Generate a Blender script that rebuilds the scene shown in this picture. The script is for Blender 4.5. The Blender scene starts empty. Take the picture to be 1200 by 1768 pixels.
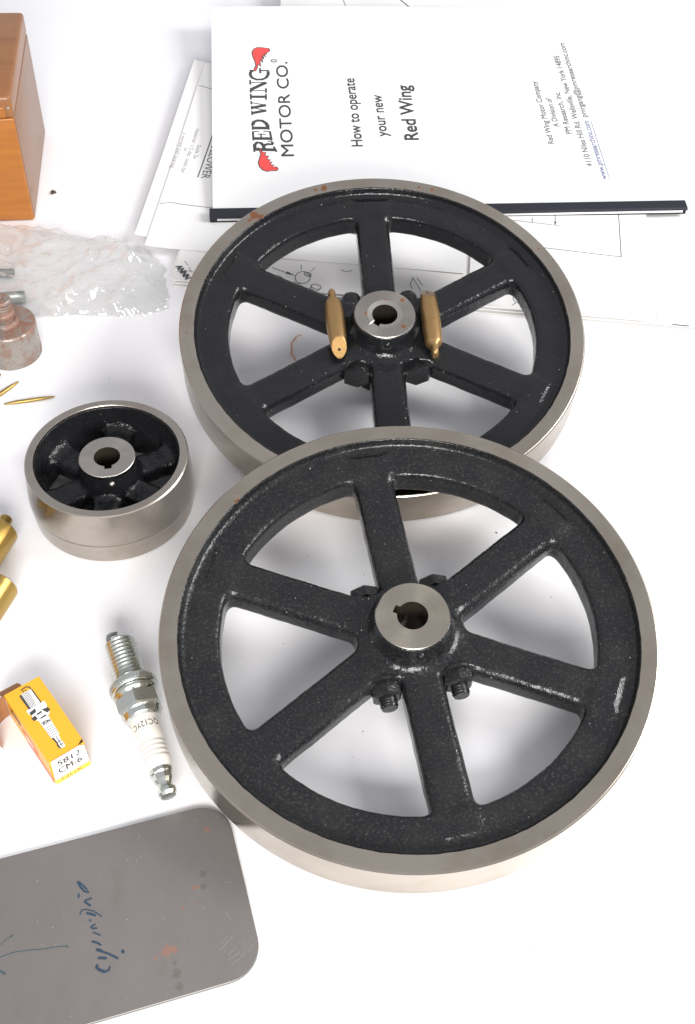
import bpy, math, random
import numpy as np
from mathutils import Vector, Matrix, noise as mnoise
random.seed(7)
S = 0.001                      # everything below is in millimetres
scene = bpy.context.scene
C = scene.collection

# ------------------------------------------------------------------ camera
PITCH, ROLL, CAM_H = 0.8327, 0.0850, 445.58
cam = bpy.data.cameras.new('camera')
cam.sensor_fit = 'HORIZONTAL'; cam.sensor_width = 36.0
cam.lens = 36.0 * 2163.67 / 1200.0
cam.shift_x = (600 - 716.13) / 1200.0
cam.shift_y = (815.71 - 884) / 1200.0
cam.clip_start = 0.01; cam.clip_end = 50
camo = bpy.data.objects.new('camera', cam); C.objects.link(camo)
_c, _s = math.cos(PITCH), math.sin(PITCH)
_fw, _up, _rt = Vector((0, _c, -_s)), Vector((0, _s, _c)), Vector((1, 0, 0))
_r = _rt * math.cos(ROLL) + _up * math.sin(ROLL)
_u = -_rt * math.sin(ROLL) + _up * math.cos(ROLL)
camo.matrix_world = Matrix(((_r.x, _u.x, -_fw.x, 0), (_r.y, _u.y, -_fw.y, 0), (_r.z, _u.z, -_fw.z, CAM_H * S), (0, 0, 0, 1)))
scene.camera = camo

# ------------------------------------------------------------------ studio light
world = bpy.data.worlds.new('World'); scene.world = world; world.use_nodes = True
bg = world.node_tree.nodes['Background']
bg.inputs[0].default_value = (0.945, 0.95, 1.0, 1); bg.inputs[1].default_value = 0.64

def area(name, loc, target, sx, sy, power, col=(1, 1, 1)):
    l = bpy.data.lights.new(name, 'AREA'); l.shape = 'RECTANGLE'; l.size = sx * S; l.size_y = sy * S
    l.energy = power; l.color = col
    o = bpy.data.objects.new(name, l); C.objects.link(o)
    o.location = Vector(loc) * S
    o.rotation_euler = (Vector(target) - Vector(loc)).to_track_quat('-Z', 'Y').to_euler()
    return o
area('softbox_front', (170, -680, 600), (0, 380, 0), 560, 380, 19.5, (1, 0.975, 0.95))
area('softbox_right', (1300, 600, 960), (40, 520, 0), 640, 640, 23.0, (1, 0.99, 0.975))

vs = scene.view_settings
vs.view_transform = 'Standard'; vs.look = 'None'; vs.gamma = 1.0; vs.exposure = 0.0; vs.use_curve_mapping = False
scene.render.engine = 'CYCLES'
scene.cycles.max_bounces = 10; scene.cycles.transparent_max_bounces = 24

# ------------------------------------------------------------------ material helpers
class NT:
    def __init__(s, name):
        s.m = bpy.data.materials.new(name); s.m.use_nodes = True
        s.t = s.m.node_tree; s.n = s.t.nodes; s.l = s.t.links
        s.b = s.n['Principled BSDF']; s.out = s.n['Material Output']
    def node(s, ty, ins=None, **kw):
        n = s.n.new(ty)
        for k, v in kw.items(): setattr(n, k, v)
        for k, v in (ins or {}).items(): s.put(n.inputs[k], v)
        return n
    def put(s, sock, v):
        if isinstance(v, bpy.types.NodeSocket): s.l.new(v, sock)
        else: sock.default_value = v
    def set(s, **kw):
        for k, v in kw.items(): s.put(s.b.inputs[k.replace('_', ' ')], v)
    def coord(s): return s.node('ShaderNodeTexCoord').outputs['Object']
    def math(s, op, a, b=0.0, c=0.0):
        n = s.node('ShaderNodeMath', operation=op); s.put(n.inputs[0], a); s.put(n.inputs[1], b); s.put(n.inputs[2], c); return n.outputs[0]
    def noise(s, vec, scale, detail=3.0, rough=0.55, dist=0.0):
        n = s.node('ShaderNodeTexNoise', {'Vector': vec, 'Scale': scale, 'Detail': detail, 'Roughness': rough, 'Distortion': dist}); return n.outputs[0]
    def map(s, v, a, b, c=0.0, d=1.0):
        n = s.node('ShaderNodeMapRange', {'Value': v, 'From Min': a, 'From Max': b, 'To Min': c, 'To Max': d}); return n.outputs[0]
    def mix(s, f, a, b):
        n = s.node('ShaderNodeMix', data_type='RGBA'); s.put(n.inputs[0], f); s.put(n.inputs[6], a); s.put(n.inputs[7], b); return n.outputs[2]
    def bump(s, h, strength, dist):
        n = s.node('ShaderNodeBump', {'Height': h, 'Strength': strength, 'Distance': dist}); return n.outputs[0]
    def scale(s, vec, xyz, loc=(0, 0, 0)):
        n = s.node('ShaderNodeMapping', {'Vector': vec, 'Scale': xyz, 'Location': loc}); return n.outputs[0]
    def spots(s, vec, pts, nz, amp=0.6):
        """irregular stains: pts = (x, y, z, radius) in mm, edge broken by the noise nz"""
        tot = None
        for x, y, z, r in pts:
            d = s.node('ShaderNodeVectorMath', {0: vec, 1: (x * S, y * S, z * S)}, operation='DISTANCE').outputs['Value']
            e = s.math('MULTIPLY_ADD', s.math('DIVIDE', d, r * S), 1.0, s.math('MULTIPLY', s.math('SUBTRACT', nz, 0.5), amp * 4))
            k = s.map(e, 1.0, 0.75)
            tot = k if tot is None else s.math('MAXIMUM', tot, k)
        return tot
def rgb(*c): return (*c, 1.0)
def simple(name, col, rough=0.5, metal=0.0, **kw):
    t = NT(name); t.set(Base_Color=rgb(*col), Roughness=rough, Metallic=metal)
    for k, v in kw.items(): t.set(**{k: v})
    return t.m

def mat_table():
    t = NT('white_table_paper'); v = t.coord()
    n = t.noise(v, 9, 4); f = t.noise(v, 900, 2)
    smudge = t.map(t.noise(v, 22, 5, 0.65), 0.62, 0.78)
    t.set(Base_Color=t.mix(t.math('MULTIPLY', smudge, 0.25), t.mix(n, rgb(0.895, 0.89, 0.91), rgb(0.92, 0.915, 0.93)), rgb(0.82, 0.81, 0.82)), Roughness=0.55)
    t.set(Normal=t.bump(f, 0.06, 0.0003)); return t.m
def mat_paper(name, col=(0.86, 0.86, 0.86)):
    t = NT(name); v = t.coord(); n = t.noise(v, 14, 3)
    c2 = tuple(x * 0.97 for x in col)
    t.set(Base_Color=t.mix(n, rgb(*col), rgb(*c2)), Roughness=0.6, Normal=t.bump(t.noise(v, 30, 3), 0.12, 0.003)); return t.m

def mat_black(name, dust, gloss, sparkle):
    t = NT(name); v = t.coord()
    cast = t.noise(v, 560, 2, 0.5); coarse = t.noise(v, 110, 3); fine = t.noise(v, 1700, 2)
    base = t.mix(coarse, rgb(0.0065, 0.007, 0.0085), rgb(0.012, 0.0125, 0.0145))
    dm = t.math('MULTIPLY', t.map(t.noise(v, 850, 5, 0.8), 0.52, 0.75), dust)
    pm = t.math('MULTIPLY', t.map(t.noise(v, 48, 4, 0.7), 0.45, 0.75), dust)
    base = t.mix(t.math('MULTIPLY', pm, 0.40), base, rgb(0.032, 0.031, 0.027))
    base = t.mix(t.math('MULTIPLY', dm, 0.75), base, rgb(0.09, 0.085, 0.073))
    chip = t.map(t.noise(v, 120, 5, 0.7), 0.735, 0.76)
    base = t.mix(t.math('MULTIPLY', chip, 0.8), base, rgb(0.085, 0.06, 0.04))
    base = t.mix(t.map(t.noise(v, 900, 1, 0.4), 0.795, 0.81), base, rgb(0.45, 0.43, 0.39))
    rough = t.math('ADD', gloss, t.math('MULTIPLY', t.math('ADD', pm, dm), 0.16))
    h = t.math('ADD', t.math('MULTIPLY', cast, 0.9), t.math('MULTIPLY', coarse, 0.25))
    h = t.math('ADD', h, t.math('MULTIPLY', fine, 0.3))
    t.set(Base_Color=base, Roughness=rough, Normal=t.bump(h, sparkle, 0.0008)); t.b.inputs['Specular IOR Level'].default_value = 0.35
    return t.m

def mat_lathe(name, col, rough, pts=(), tint=(0.30, 0.24, 0.17), pit=0.3):
    """machined steel: fine turning lines round the local z axis, a few stains and rust spots"""
    t = NT(name); v = t.coord()
    sep = t.node('ShaderNodeSeparateXYZ', {0: v})
    r = t.math('SQRT', t.math('ADD', t.math('POWER', sep.outputs[0], 2.0), t.math('POWER', sep.outputs[1], 2.0)))
    rz = t.node('ShaderNodeCombineXYZ', {0: r, 1: sep.outputs[2], 2: 0.0}).outputs[0]
    lines = t.noise(rz, 2600, 2, 0.6); bands = t.noise(rz, 320, 2)
    stain = t.noise(v, 38, 4, 0.65); fine = t.noise(v, 900, 4, 0.7)
    c = t.mix(bands, rgb(*[x * 0.95 for x in col]), rgb(*[min(1, x * 1.03) for x in col]))
    c = t.mix(t.math('MULTIPLY', t.map(stain, 0.45, 0.72), 0.7), c, rgb(*[a * 0.75 for a in (col[0], col[1] * 0.95, col[2] * 0.86)]))
    pits = t.math('MULTIPLY', t.map(fine, 0.66, 0.74), pit)
    c = t.mix(pits, c, rgb(0.12, 0.09, 0.07))
    metal = 1.0; ro = t.math('ADD', rough, t.math('MULTIPLY', t.math('SUBTRACT', lines, 0.5), 0.15))
    if pts:
        k = t.spots(v, pts, t.noise(v, 330, 5, 0.7))
        c = t.mix(k, c, t.mix(t.noise(v, 700, 3), rgb(0.19, 0.07, 0.03), rgb(0.11, 0.055, 0.03)))
        metal = t.math('SUBTRACT', 1.0, t.math('MULTIPLY', k, 0.95)); ro = t.math('MAXIMUM', ro, t.math('MULTIPLY', k, 0.8))
    tan = t.node('ShaderNodeTangent', direction_type='RADIAL', axis='Z')
    t.set(Base_Color=c, Metallic=metal, Roughness=ro, Normal=t.bump(lines, 0.035, 0.0002), Anisotropic=0.75)
    t.l.new(tan.outputs[0], t.b.inputs['Tangent']); return t.m

def mat_plate():
    t = NT('scale_grey_steel_plate'); v = t.coord()
    a = t.noise(v, 16, 5, 0.6); st = t.noise(t.scale(v, (240, 14, 1)), 1.0, 4); sp = t.noise(v, 620, 3, 0.6)
    c = t.mix(a, rgb(0.20, 0.182, 0.176), rgb(0.24, 0.222, 0.212))
    c = t.mix(t.math('MULTIPLY', t.map(st, 0.4, 0.7), 0.07), c, rgb(0.15, 0.15, 0.152))
    c = t.mix(t.math('MULTIPLY', t.map(t.noise(v, 45, 5, 0.7), 0.6, 0.75), 0.35), c, rgb(0.17, 0.145, 0.11))
    scr = t.map(t.noise(t.scale(t.node('ShaderNodeVectorRotate', {'Vector': v, 'Angle': 0.95}, rotation_type='Z_AXIS').outputs[0], (60, 1600, 1)), 1.0, 2), 0.74, 0.80)
    c = t.mix(t.math('MULTIPLY', scr, 0.5), c, rgb(0.45, 0.44, 0.42))
    c = t.mix(t.map(sp, 0.715, 0.735), c, rgb(0.50, 0.48, 0.44))
    c = t.mix(t.map(t.noise(v, 410, 3), 0.22, 0.19), c, rgb(0.09, 0.075, 0.06))
    nz = t.noise(v, 800, 5, 0.75)
    dark = t.spots(v, [(-64.9, 196.2, 2, 1.5), (-64.0, 191.3, 2, 1.2), (-67.6, 159.5, 2, 1.9), (-65.8, 155.1, 2, 1.5), (-69, 163, 2, 0.9)], nz, 0.45)
    c = t.mix(t.math('MULTIPLY', dark, 0.32), c, rgb(0.10, 0.09, 0.068))
    rust = t.spots(v, [(-66.4, 213.5, 2, 1.1), (-67.2, 190.7, 2, 0.9), (-65.8, 190.9, 2, 0.6), (-69.7, 182.7, 2, 0.7), (-72.6, 167.0, 2, 2.2), (-70.5, 167.6, 2, 1.5), (-75.9, 164.2, 2, 0.8), (-66.0, 185.0, 2, 0.5)], nz, 0.75)
    c = t.mix(t.math('MULTIPLY', rust, 0.62), c, rgb(0.20, 0.06, 0.025))
    t.set(Base_Color=c, Metallic=t.math('SUBTRACT', 0.6, t.math('MULTIPLY', rust, 0.6)), Roughness=t.map(a, 0.3, 0.7, 0.42, 0.55), Normal=t.bump(t.noise(v, 260, 5), 0.08, 0.0006)); return t.m

def mat_wood(name, a, b, vec_scale):
    t = NT(name); v = t.coord()
    g = t.noise(t.scale(v, vec_scale), 1.0, 5, 0.6, 1.2); f = t.noise(t.scale(v, tuple(x * 7 for x in vec_scale)), 1.0, 3, 0.6)
    big = t.noise(v, 14, 3)
    c = t.mix(t.map(g, 0.3, 0.7), rgb(*a), rgb(*b))
    c = t.mix(t.math('MULTIPLY', t.map(f, 0.5, 0.72), 0.35), c, rgb(a[0] * 0.55, a[1] * 0.5, a[2] * 0.45))
    c = t.mix(t.math('MULTIPLY', t.map(big, 0.45, 0.7), 0.3), c, rgb(a[0] * 0.72, a[1] * 0.68, a[2] * 0.66))
    t.set(Base_Color=c, Roughness=0.38, Normal=t.bump(f, 0.12, 0.0006)); t.b.inputs['Coat Weight'].default_value = 0.25; t.b.inputs['Coat Roughness'].default_value = 0.3
    return t.m

def mat_brass(name, a, b, rough=0.32, scale=(30, 160, 30)):
    t = NT(name); v = t.coord()
    n = t.noise(t.scale(v, scale), 1.0, 4); p = t.noise(v, 500, 4, 0.7)
    c = t.mix(n, rgb(*a), rgb(*b)); c = t.mix(t.math('MULTIPLY', t.map(p, 0.6, 0.75), 0.5), c, rgb(a[0] * 0.5, a[1] * 0.42, a[2] * 0.4))
    t.set(Base_Color=c, Metallic=0.85, Roughness=t.map(n, 0.3, 0.7, rough - 0.05, rough + 0.12), Normal=t.bump(p, 0.12, 0.0004)); return t.m

def mat_rusty():
    t = NT('rust_streaked_steel'); v = t.coord()
    n = t.noise(v, 130, 6, 0.72, 0.8); f = t.noise(v, 600, 4)
    sep = t.node('ShaderNodeSeparateXYZ', {0: v})
    up = t.map(sep.outputs[2], 0.012, 0.021)
    k = t.map(t.math('ADD', n, t.math('MULTIPLY', up, 0.13)), 0.50, 0.66)
    left = t.map(sep.outputs[0], -0.001, -0.012)
    k = t.math('MAXIMUM', k, t.math('MULTIPLY', left, t.map(n, 0.35, 0.5)))
    c = t.mix(k, t.mix(f, rgb(0.46, 0.43, 0.39), rgb(0.28, 0.255, 0.225)), t.mix(f, rgb(0.26, 0.125, 0.085), rgb(0.20, 0.12, 0.09)))
    t.set(Base_Color=c, Metallic=t.map(k, 0, 1, 0.8, 0.05), Roughness=t.map(k, 0, 1, 0.36, 0.6), Normal=t.bump(f, 0.25, 0.0005)); return t.m

def mat_bag():
    t = NT('clear_crumpled_plastic'); v = t.coord()
    n1 = t.noise(v, 140, 2, 0.5, 1.0)
    nb = t.bump(n1, 0.12, 0.006)
    tr = t.node('ShaderNodeBsdfTransparent', {'Color': rgb(0.97, 0.97, 0.965)})
    gl = t.node('ShaderNodeBsdfGlossy', {'Color': rgb(1, 1, 1), 'Roughness': 0.06, 'Normal': nb})
    df = t.node('ShaderNodeBsdfDiffuse', {'Color': rgb(0.86, 0.86, 0.84), 'Normal': nb}); tl = t.node('ShaderNodeBsdfTranslucent', {'Color': rgb(0.9, 0.9, 0.88), 'Normal': nb})
    dd = t.node('ShaderNodeMixShader', {0: 0.5, 1: df.outputs[0], 2: tl.outputs[0]})
    lw = t.node('ShaderNodeLayerWeight', {'Blend': 0.35, 'Normal': nb})
    m0 = t.node('ShaderNodeMixShader', {0: t.map(lw.outputs['Facing'], 0.0, 0.9, 0.05, 0.34), 1: tr.outputs[0], 2: dd.outputs[0]})
    m1 = t.node('ShaderNodeMixShader', {0: t.map(t.math('POWER', lw.outputs['Facing'], 2.0), 0.0, 1.0, 0.10, 0.7), 1: m0.outputs[0], 2: gl.outputs[0]})
    t.l.new(m1.outputs[0], t.out.inputs['Surface']); return t.m

M = {}
M['table'] = mat_table(); M['cover'] = mat_paper('booklet_white_cover', (0.87, 0.87, 0.87)); M['sheet'] = mat_paper('drawing_paper', (0.84, 0.835, 0.83))
M['sheet2'] = mat_paper('drawing_paper_warm', (0.83, 0.815, 0.80))
M['ink'] = simple('black_toner', (0.055, 0.05, 0.048), 0.5); M['inkg'] = simple('grey_toner', (0.17, 0.165, 0.165), 0.6)
M['inkp'] = simple('pale_grey_toner', (0.22, 0.215, 0.215), 0.6); M['line'] = simple('drawing_line_ink', (0.07, 0.07, 0.075), 0.6); M['link'] = simple('blue_grey_toner', (0.20, 0.22, 0.34), 0.6)
M['red'] = simple('red_print', (0.80, 0.075, 0.07), 0.5); M['blue'] = simple('blue_marker', (0.016, 0.042, 0.072), 0.5); M['blue2'] = simple('faded_blue_marker', (0.05, 0.075, 0.085), 0.5)
M['navy'] = NT('navy_binder_plastic'); _t = M['navy']; _t.set(Base_Color=rgb(0.011, 0.0125, 0.021), Roughness=0.45, Normal=_t.bump(_t.noise(_t.coord(), 420, 3), 0.25, 0.0006)); M['navy'] = _t.m
M['black_old'] = mat_black('dusty_black_casting', 0.85, 0.16, 0.34)
M['black_new'] = mat_black('glossy_black_casting', 0.22, 0.11, 0.33)
M['black_pul'] = mat_black('black_pulley_casting', 0.2, 0.11, 0.58)
M['rim_f'] = mat_lathe('turned_steel_rim', (0.45, 0.405, 0.345), 0.22, pts=[(-58, 70, 22.4, 3)], pit=0.15)
M['rim_b'] = mat_lathe('stained_turned_steel_rim', (0.67, 0.62, 0.56), 0.34, pts=[], pit=0.5)
M['hub_f'] = mat_lathe('turned_hub_face', (0.46, 0.42, 0.355), 0.27, pit=0.15); M['hub_b'] = mat_lathe('dull_hub_face', (0.40, 0.375, 0.34), 0.32, pts=[(9, 8, 30, 1.6), (8.5, -8.5, 30, 1.4), (-8.8, 0.5, 30, 1.2), (1, 7.5, 30, 2)], pit=0.4)
M['pulley'] = mat_lathe('turned_pulley_steel', (0.44, 0.40, 0.355), 0.23, pit=0.35)
M['plate'] = mat_plate(); M['plate_edge'] = simple('cut_steel_edge', (0.16, 0.155, 0.145), 0.5, 0.6)
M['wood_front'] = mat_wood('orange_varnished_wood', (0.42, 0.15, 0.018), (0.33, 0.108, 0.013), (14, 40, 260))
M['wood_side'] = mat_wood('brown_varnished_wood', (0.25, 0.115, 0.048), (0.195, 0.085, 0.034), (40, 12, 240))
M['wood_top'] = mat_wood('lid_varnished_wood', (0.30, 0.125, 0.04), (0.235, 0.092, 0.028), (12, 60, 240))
M['crack'] = simple('dark_wood_gap', (0.05, 0.022, 0.01), 0.8)
M['bronze'] = mat_brass('satin_bronze', (0.34, 0.205, 0.085), (0.43, 0.275, 0.125), 0.34, (160, 30, 160)); M['bronze_cut'] = mat_brass('bright_cut_bronze', (0.36, 0.22, 0.085), (0.29, 0.175, 0.065), 0.45)
M['brass'] = mat_brass('yellow_brass', (0.46, 0.31, 0.085), (0.37, 0.245, 0.07), 0.30); M['pin'] = mat_brass('dull_brass_pin', (0.46, 0.32, 0.11), (0.34, 0.23, 0.07), 0.34)
M['hole'] = simple('dark_hole', (0.012, 0.009, 0.007), 0.7); M['rusty'] = mat_rusty(); M['bag'] = mat_bag()
M['zinc'] = NT('zinc_plated_steel'); _t = M['zinc']; _v = _t.coord(); _t.set(Base_Color=_t.mix(_t.noise(_v, 90, 3), rgb(0.72, 0.74, 0.70), rgb(0.56, 0.59, 0.55)), Metallic=1.0, Roughness=0.24, Normal=_t.bump(_t.noise(_v, 500, 3), 0.10, 0.0004)); M['zinc'] = _t.m
M['ceramic'] = simple('cream_ceramic', (0.86, 0.83, 0.76), 0.22); M['dull'] = simple('dull_grey_metal', (0.36, 0.37, 0.35), 0.4, 0.9)
M['yellow'] = NT('yellow_carton_print'); _t = M['yellow']; _t.set(Base_Color=_t.mix(_t.noise(_t.coord(), 40, 3), rgb(0.80, 0.40, 0.030), rgb(0.76, 0.365, 0.022)), Roughness=0.35); M['yellow'] = _t.m
M['orange'] = simple('orange_carton_print', (0.80, 0.40, 0.03), 0.4); M['pink'] = simple('red_carton_print', (0.72, 0.13, 0.11), 0.4); M['white'] = simple('white_carton', (0.86, 0.86, 0.84), 0.45)
M['white_print'] = simple('white_print', (0.84, 0.84, 0.82), 0.45); M['lemon'] = simple('lemon_print', (0.85, 0.72, 0.05), 0.4); M['redo'] = simple('orange_red_print', (0.80, 0.18, 0.07), 0.45); M['kraft'] = simple('brown_kraft_card', (0.33, 0.155, 0.068), 0.5)
M['copper'] = simple('bright_copper', (0.72, 0.36, 0.20), 0.3, 1.0); M['crumb'] = simple('brown_crumb', (0.06, 0.04, 0.025), 0.8)
M['speck'] = simple('grey_dust', (0.18, 0.16, 0.15), 0.8); M['wspeck'] = simple('white_dust', (0.75, 0.73, 0.68), 0.7); M['paintred'] = simple('bright_green_dab', (0.03, 0.22, 0.06), 0.5)
M['scr'] = simple('bright_scratch', (0.42, 0.41, 0.39), 0.35, 0.7); M['rod'] = simple('dull_olive_steel', (0.20, 0.21, 0.19), 0.6, 0.5)

# ------------------------------------------------------------------ mesh helpers
def tag(o, label=None, cat=None, group=None, kind=None):
    if label: o['label'] = label
    if cat: o['category'] = cat
    if group: o['group'] = group
    if kind: o['kind'] = kind
    return o
def frame_mat(loc, x, y, z):
    return Matrix(((x[0], y[0], z[0], loc[0] * S), (x[1], y[1], z[1], loc[1] * S), (x[2], y[2], z[2], loc[2] * S), (0, 0, 0, 1)))
def empty(name, mat4, label, cat, group=None):
    o = bpy.data.objects.new(name, None); C.objects.link(o); o.matrix_world = mat4; o.empty_display_size = 0.01
    return tag(o, label, cat, group)
def link(name, me, mat, parent=None, m4=None):
    o = bpy.data.objects.new(name, me); C.objects.link(o)
    if mat is not None and not me.materials:
        for q in (mat if isinstance(mat, (list, tuple)) else [mat]): me.materials.append(q)
    if parent is not None: o.parent = parent
    if m4 is not None: o.matrix_local = m4
    return o
class MB:
    """collects geometry in millimetres"""
    def __init__(s): s.v = []; s.f = []; s.sm = []; s.mi = []
    def add(s, vs_, fs, smooth=False, mi=0):
        b = len(s.v); s.v += [tuple(p) for p in vs_]
        for f in fs: s.f.append([i + b for i in f]); s.sm.append(smooth); s.mi.append(mi)
        return s
    def box(s, x0, x1, y0, y1, z0, z1, mi=0, bev=0.0):
        if bev <= 0:
            v = [(x, y, z) for x in (x0, x1) for y in (y0, y1) for z in (z0, z1)]
            return s.add(v, [(0, 1, 3, 2), (4, 6, 7, 5), (0, 4, 5, 1), (2, 3, 7, 6), (0, 2, 6, 4), (1, 5, 7, 3)], False, mi)
        import bmesh
        bm = bmesh.new(); bmesh.ops.create_cube(bm, size=1.0)
        for q in bm.verts: q.co = Vector(((x0 + x1) / 2 + q.co.x * (x1 - x0), (y0 + y1) / 2 + q.co.y * (y1 - y0), (z0 + z1) / 2 + q.co.z * (z1 - z0)))
        bmesh.ops.bevel(bm, geom=list(bm.edges), offset=bev, segments=3, profile=0.5, affect='EDGES', clamp_overlap=True)
        bm.verts.index_update(); v = [tuple(q.co) for q in bm.verts]; f = [[q.index for q in ff.verts] for ff in bm.faces]; bm.free()
        return s.add(v, f, True, mi)
    def lathe(s, strips, n=64, M4=None, mi=0, smooth=True, a0=0.0, rfun=None):
        """strips: list of profiles [(r, z), ...]; corners between strips stay sharp"""
        for pr in strips:
            v = []; f = []; k = len(pr)
            for i in range(n):
                a = a0 + 2 * math.pi * i / n; ca, sa = math.cos(a), math.sin(a)
                for j, (r, z) in enumerate(pr):
                    if rfun: r = rfun(r, z, a)
                    p = Vector((r * ca, r * sa, z)); v.append(M4 @ p if M4 else p)
            for i in range(n):
                i2 = (i + 1) % n
                for j in range(k - 1): f.append((i * k + j, i2 * k + j, i2 * k + j + 1, i * k + j + 1))
            s.add(v, f, smooth, mi)
        return s
    def prism(s, poly, z0, z1, M4=None, mi=0, smooth=False):
        n = len(poly); v = [Vector((x, y, z0)) for x, y in poly] + [Vector((x, y, z1)) for x, y in poly]
        if M4: v = [M4 @ p for p in v]
        s.add(v, [tuple(range(n - 1, -1, -1)), tuple(range(n, 2 * n))], False, mi)
        return s.add(v, [(i, (i + 1) % n, n + (i + 1) % n, n + i) for i in range(n)], smooth, mi)
    def ribbon(s, pts, w, z=0.0, mi=0):
        P = [Vector((p[0], p[1])) for p in pts]; v = []; n = len(P)
        for i in range(n):
            d = (P[min(i + 1, n - 1)] - P[max(i - 1, 0)]).normalized(); q = Vector((-d.y, d.x)) * w / 2
            v += [(P[i].x + q.x, P[i].y + q.y, z), (P[i].x - q.x, P[i].y - q.y, z)]
        return s.add(v, [(2 * i, 2 * i + 1, 2 * i + 3, 2 * i + 2) for i in range(n - 1)], False, mi)
    def poly(s, pts, z=0.0, mi=0):
        from mathutils.geometry import tessellate_polygon
        v = [(p[0], p[1], z) for p in pts]
        fs = tessellate_polygon([[Vector(p) for p in v]]); out = []
        for t in fs:
            a, b, c = (Vector(v[i]) for i in t)
            out.append(t if (b - a).cross(c - a).z > 0 else (t[0], t[2], t[1]))
        return s.add(v, out, False, mi)
    def tube(s, pts, rad, n=10, mi=0, cap=True):
        P = [Vector(p) for p in pts]; rad = rad if isinstance(rad, (list, tuple)) else [rad] * len(P); v = []; f = []
        ref = Vector((0.13, 0.31, 0.94))
        for i, p in enumerate(P):
            d = (P[min(i + 1, len(P) - 1)] - P[max(i - 1, 0)]).normalized()
            a = d.cross(ref).normalized(); b = d.cross(a)
            for k in range(n):
                t = 2 * math.pi * k / n; v.append(p + (a * math.cos(t) + b * math.sin(t)) * rad[i])
        for i in range(len(P) - 1):
            for k in range(n): f.append((i * n + k, i * n + (k + 1) % n, (i + 1) * n + (k + 1) % n, (i + 1) * n + k))
        if cap: f.append(tuple(range(n - 1, -1, -1))); f.append(tuple(range((len(P) - 1) * n, len(P) * n)))
        return s.add(v, f, True, mi)
    def build(s, name, mat, parent=None, m4=None):
        me = bpy.data.meshes.new(name)
        me.from_pydata([(x * S, y * S, z * S) for x, y, z in s.v], [], s.f)
        me.polygons.foreach_set('use_smooth', s.sm); me.polygons.foreach_set('material_index', s.mi); me.update()
        return link(name, me, mat, parent, m4)

_tc = {}
def text_geo(body):
    """built-in font -> (verts, faces) with cap height 1, left edge at 0, baseline at 0"""
    if body in _tc: return _tc[body]
    def raw(b):
        cu = bpy.data.curves.new('t', 'FONT'); cu.body = b; cu.resolution_u = 4
        o = bpy.data.objects.new('t', cu); C.objects.link(o)
        dg = bpy.context.evaluated_depsgraph_get(); me = bpy.data.meshes.new_from_object(o.evaluated_get(dg))
        v = [tuple(p.co) for p in me.vertices]; f = [tuple(p.vertices) for p in me.polygons]
        bpy.data.objects.remove(o); bpy.data.curves.remove(cu); bpy.data.meshes.remove(me); return v, f
    if '_h' not in _tc:
        v, _ = raw('H'); _tc['_h'] = max(p[1] for p in v)
    v, f = raw(body); h = _tc['_h']; x0 = min(p[0] for p in v)
    v = [((p[0] - x0) / h, p[1] / h) for p in v]
    _tc[body] = (v, f, max(p[0] for p in v)); return _tc[body]
def put_text(mb, body, org, xdir, ydir, width, cap, z=0.0, mi=0, bold=0.0):
    """org = start of the baseline, width along xdir, cap = capital height along ydir (mm)"""
    v, f, w = text_geo(body); k = width / w
    offs = [(0, 0)] if bold <= 0 else [(-bold, -bold), (bold, bold), (-bold, bold), (bold, -bold)]
    for j, (bx, by) in enumerate(offs):
        P = [(org[0] + xdir[0] * (x * k + bx) + ydir[0] * (y * cap + by), org[1] + xdir[1] * (x * k + bx) + ydir[1] * (y * cap + by), z + 0.004 * j) for x, y in v]
        a, b, c = (Vector(P[i]) for i in f[0][:3])
        fs = f if (b - a).cross(c - a).z > 0 else [tuple(reversed(q)) for q in f]
        mb.add(P, fs, False, mi)

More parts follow.
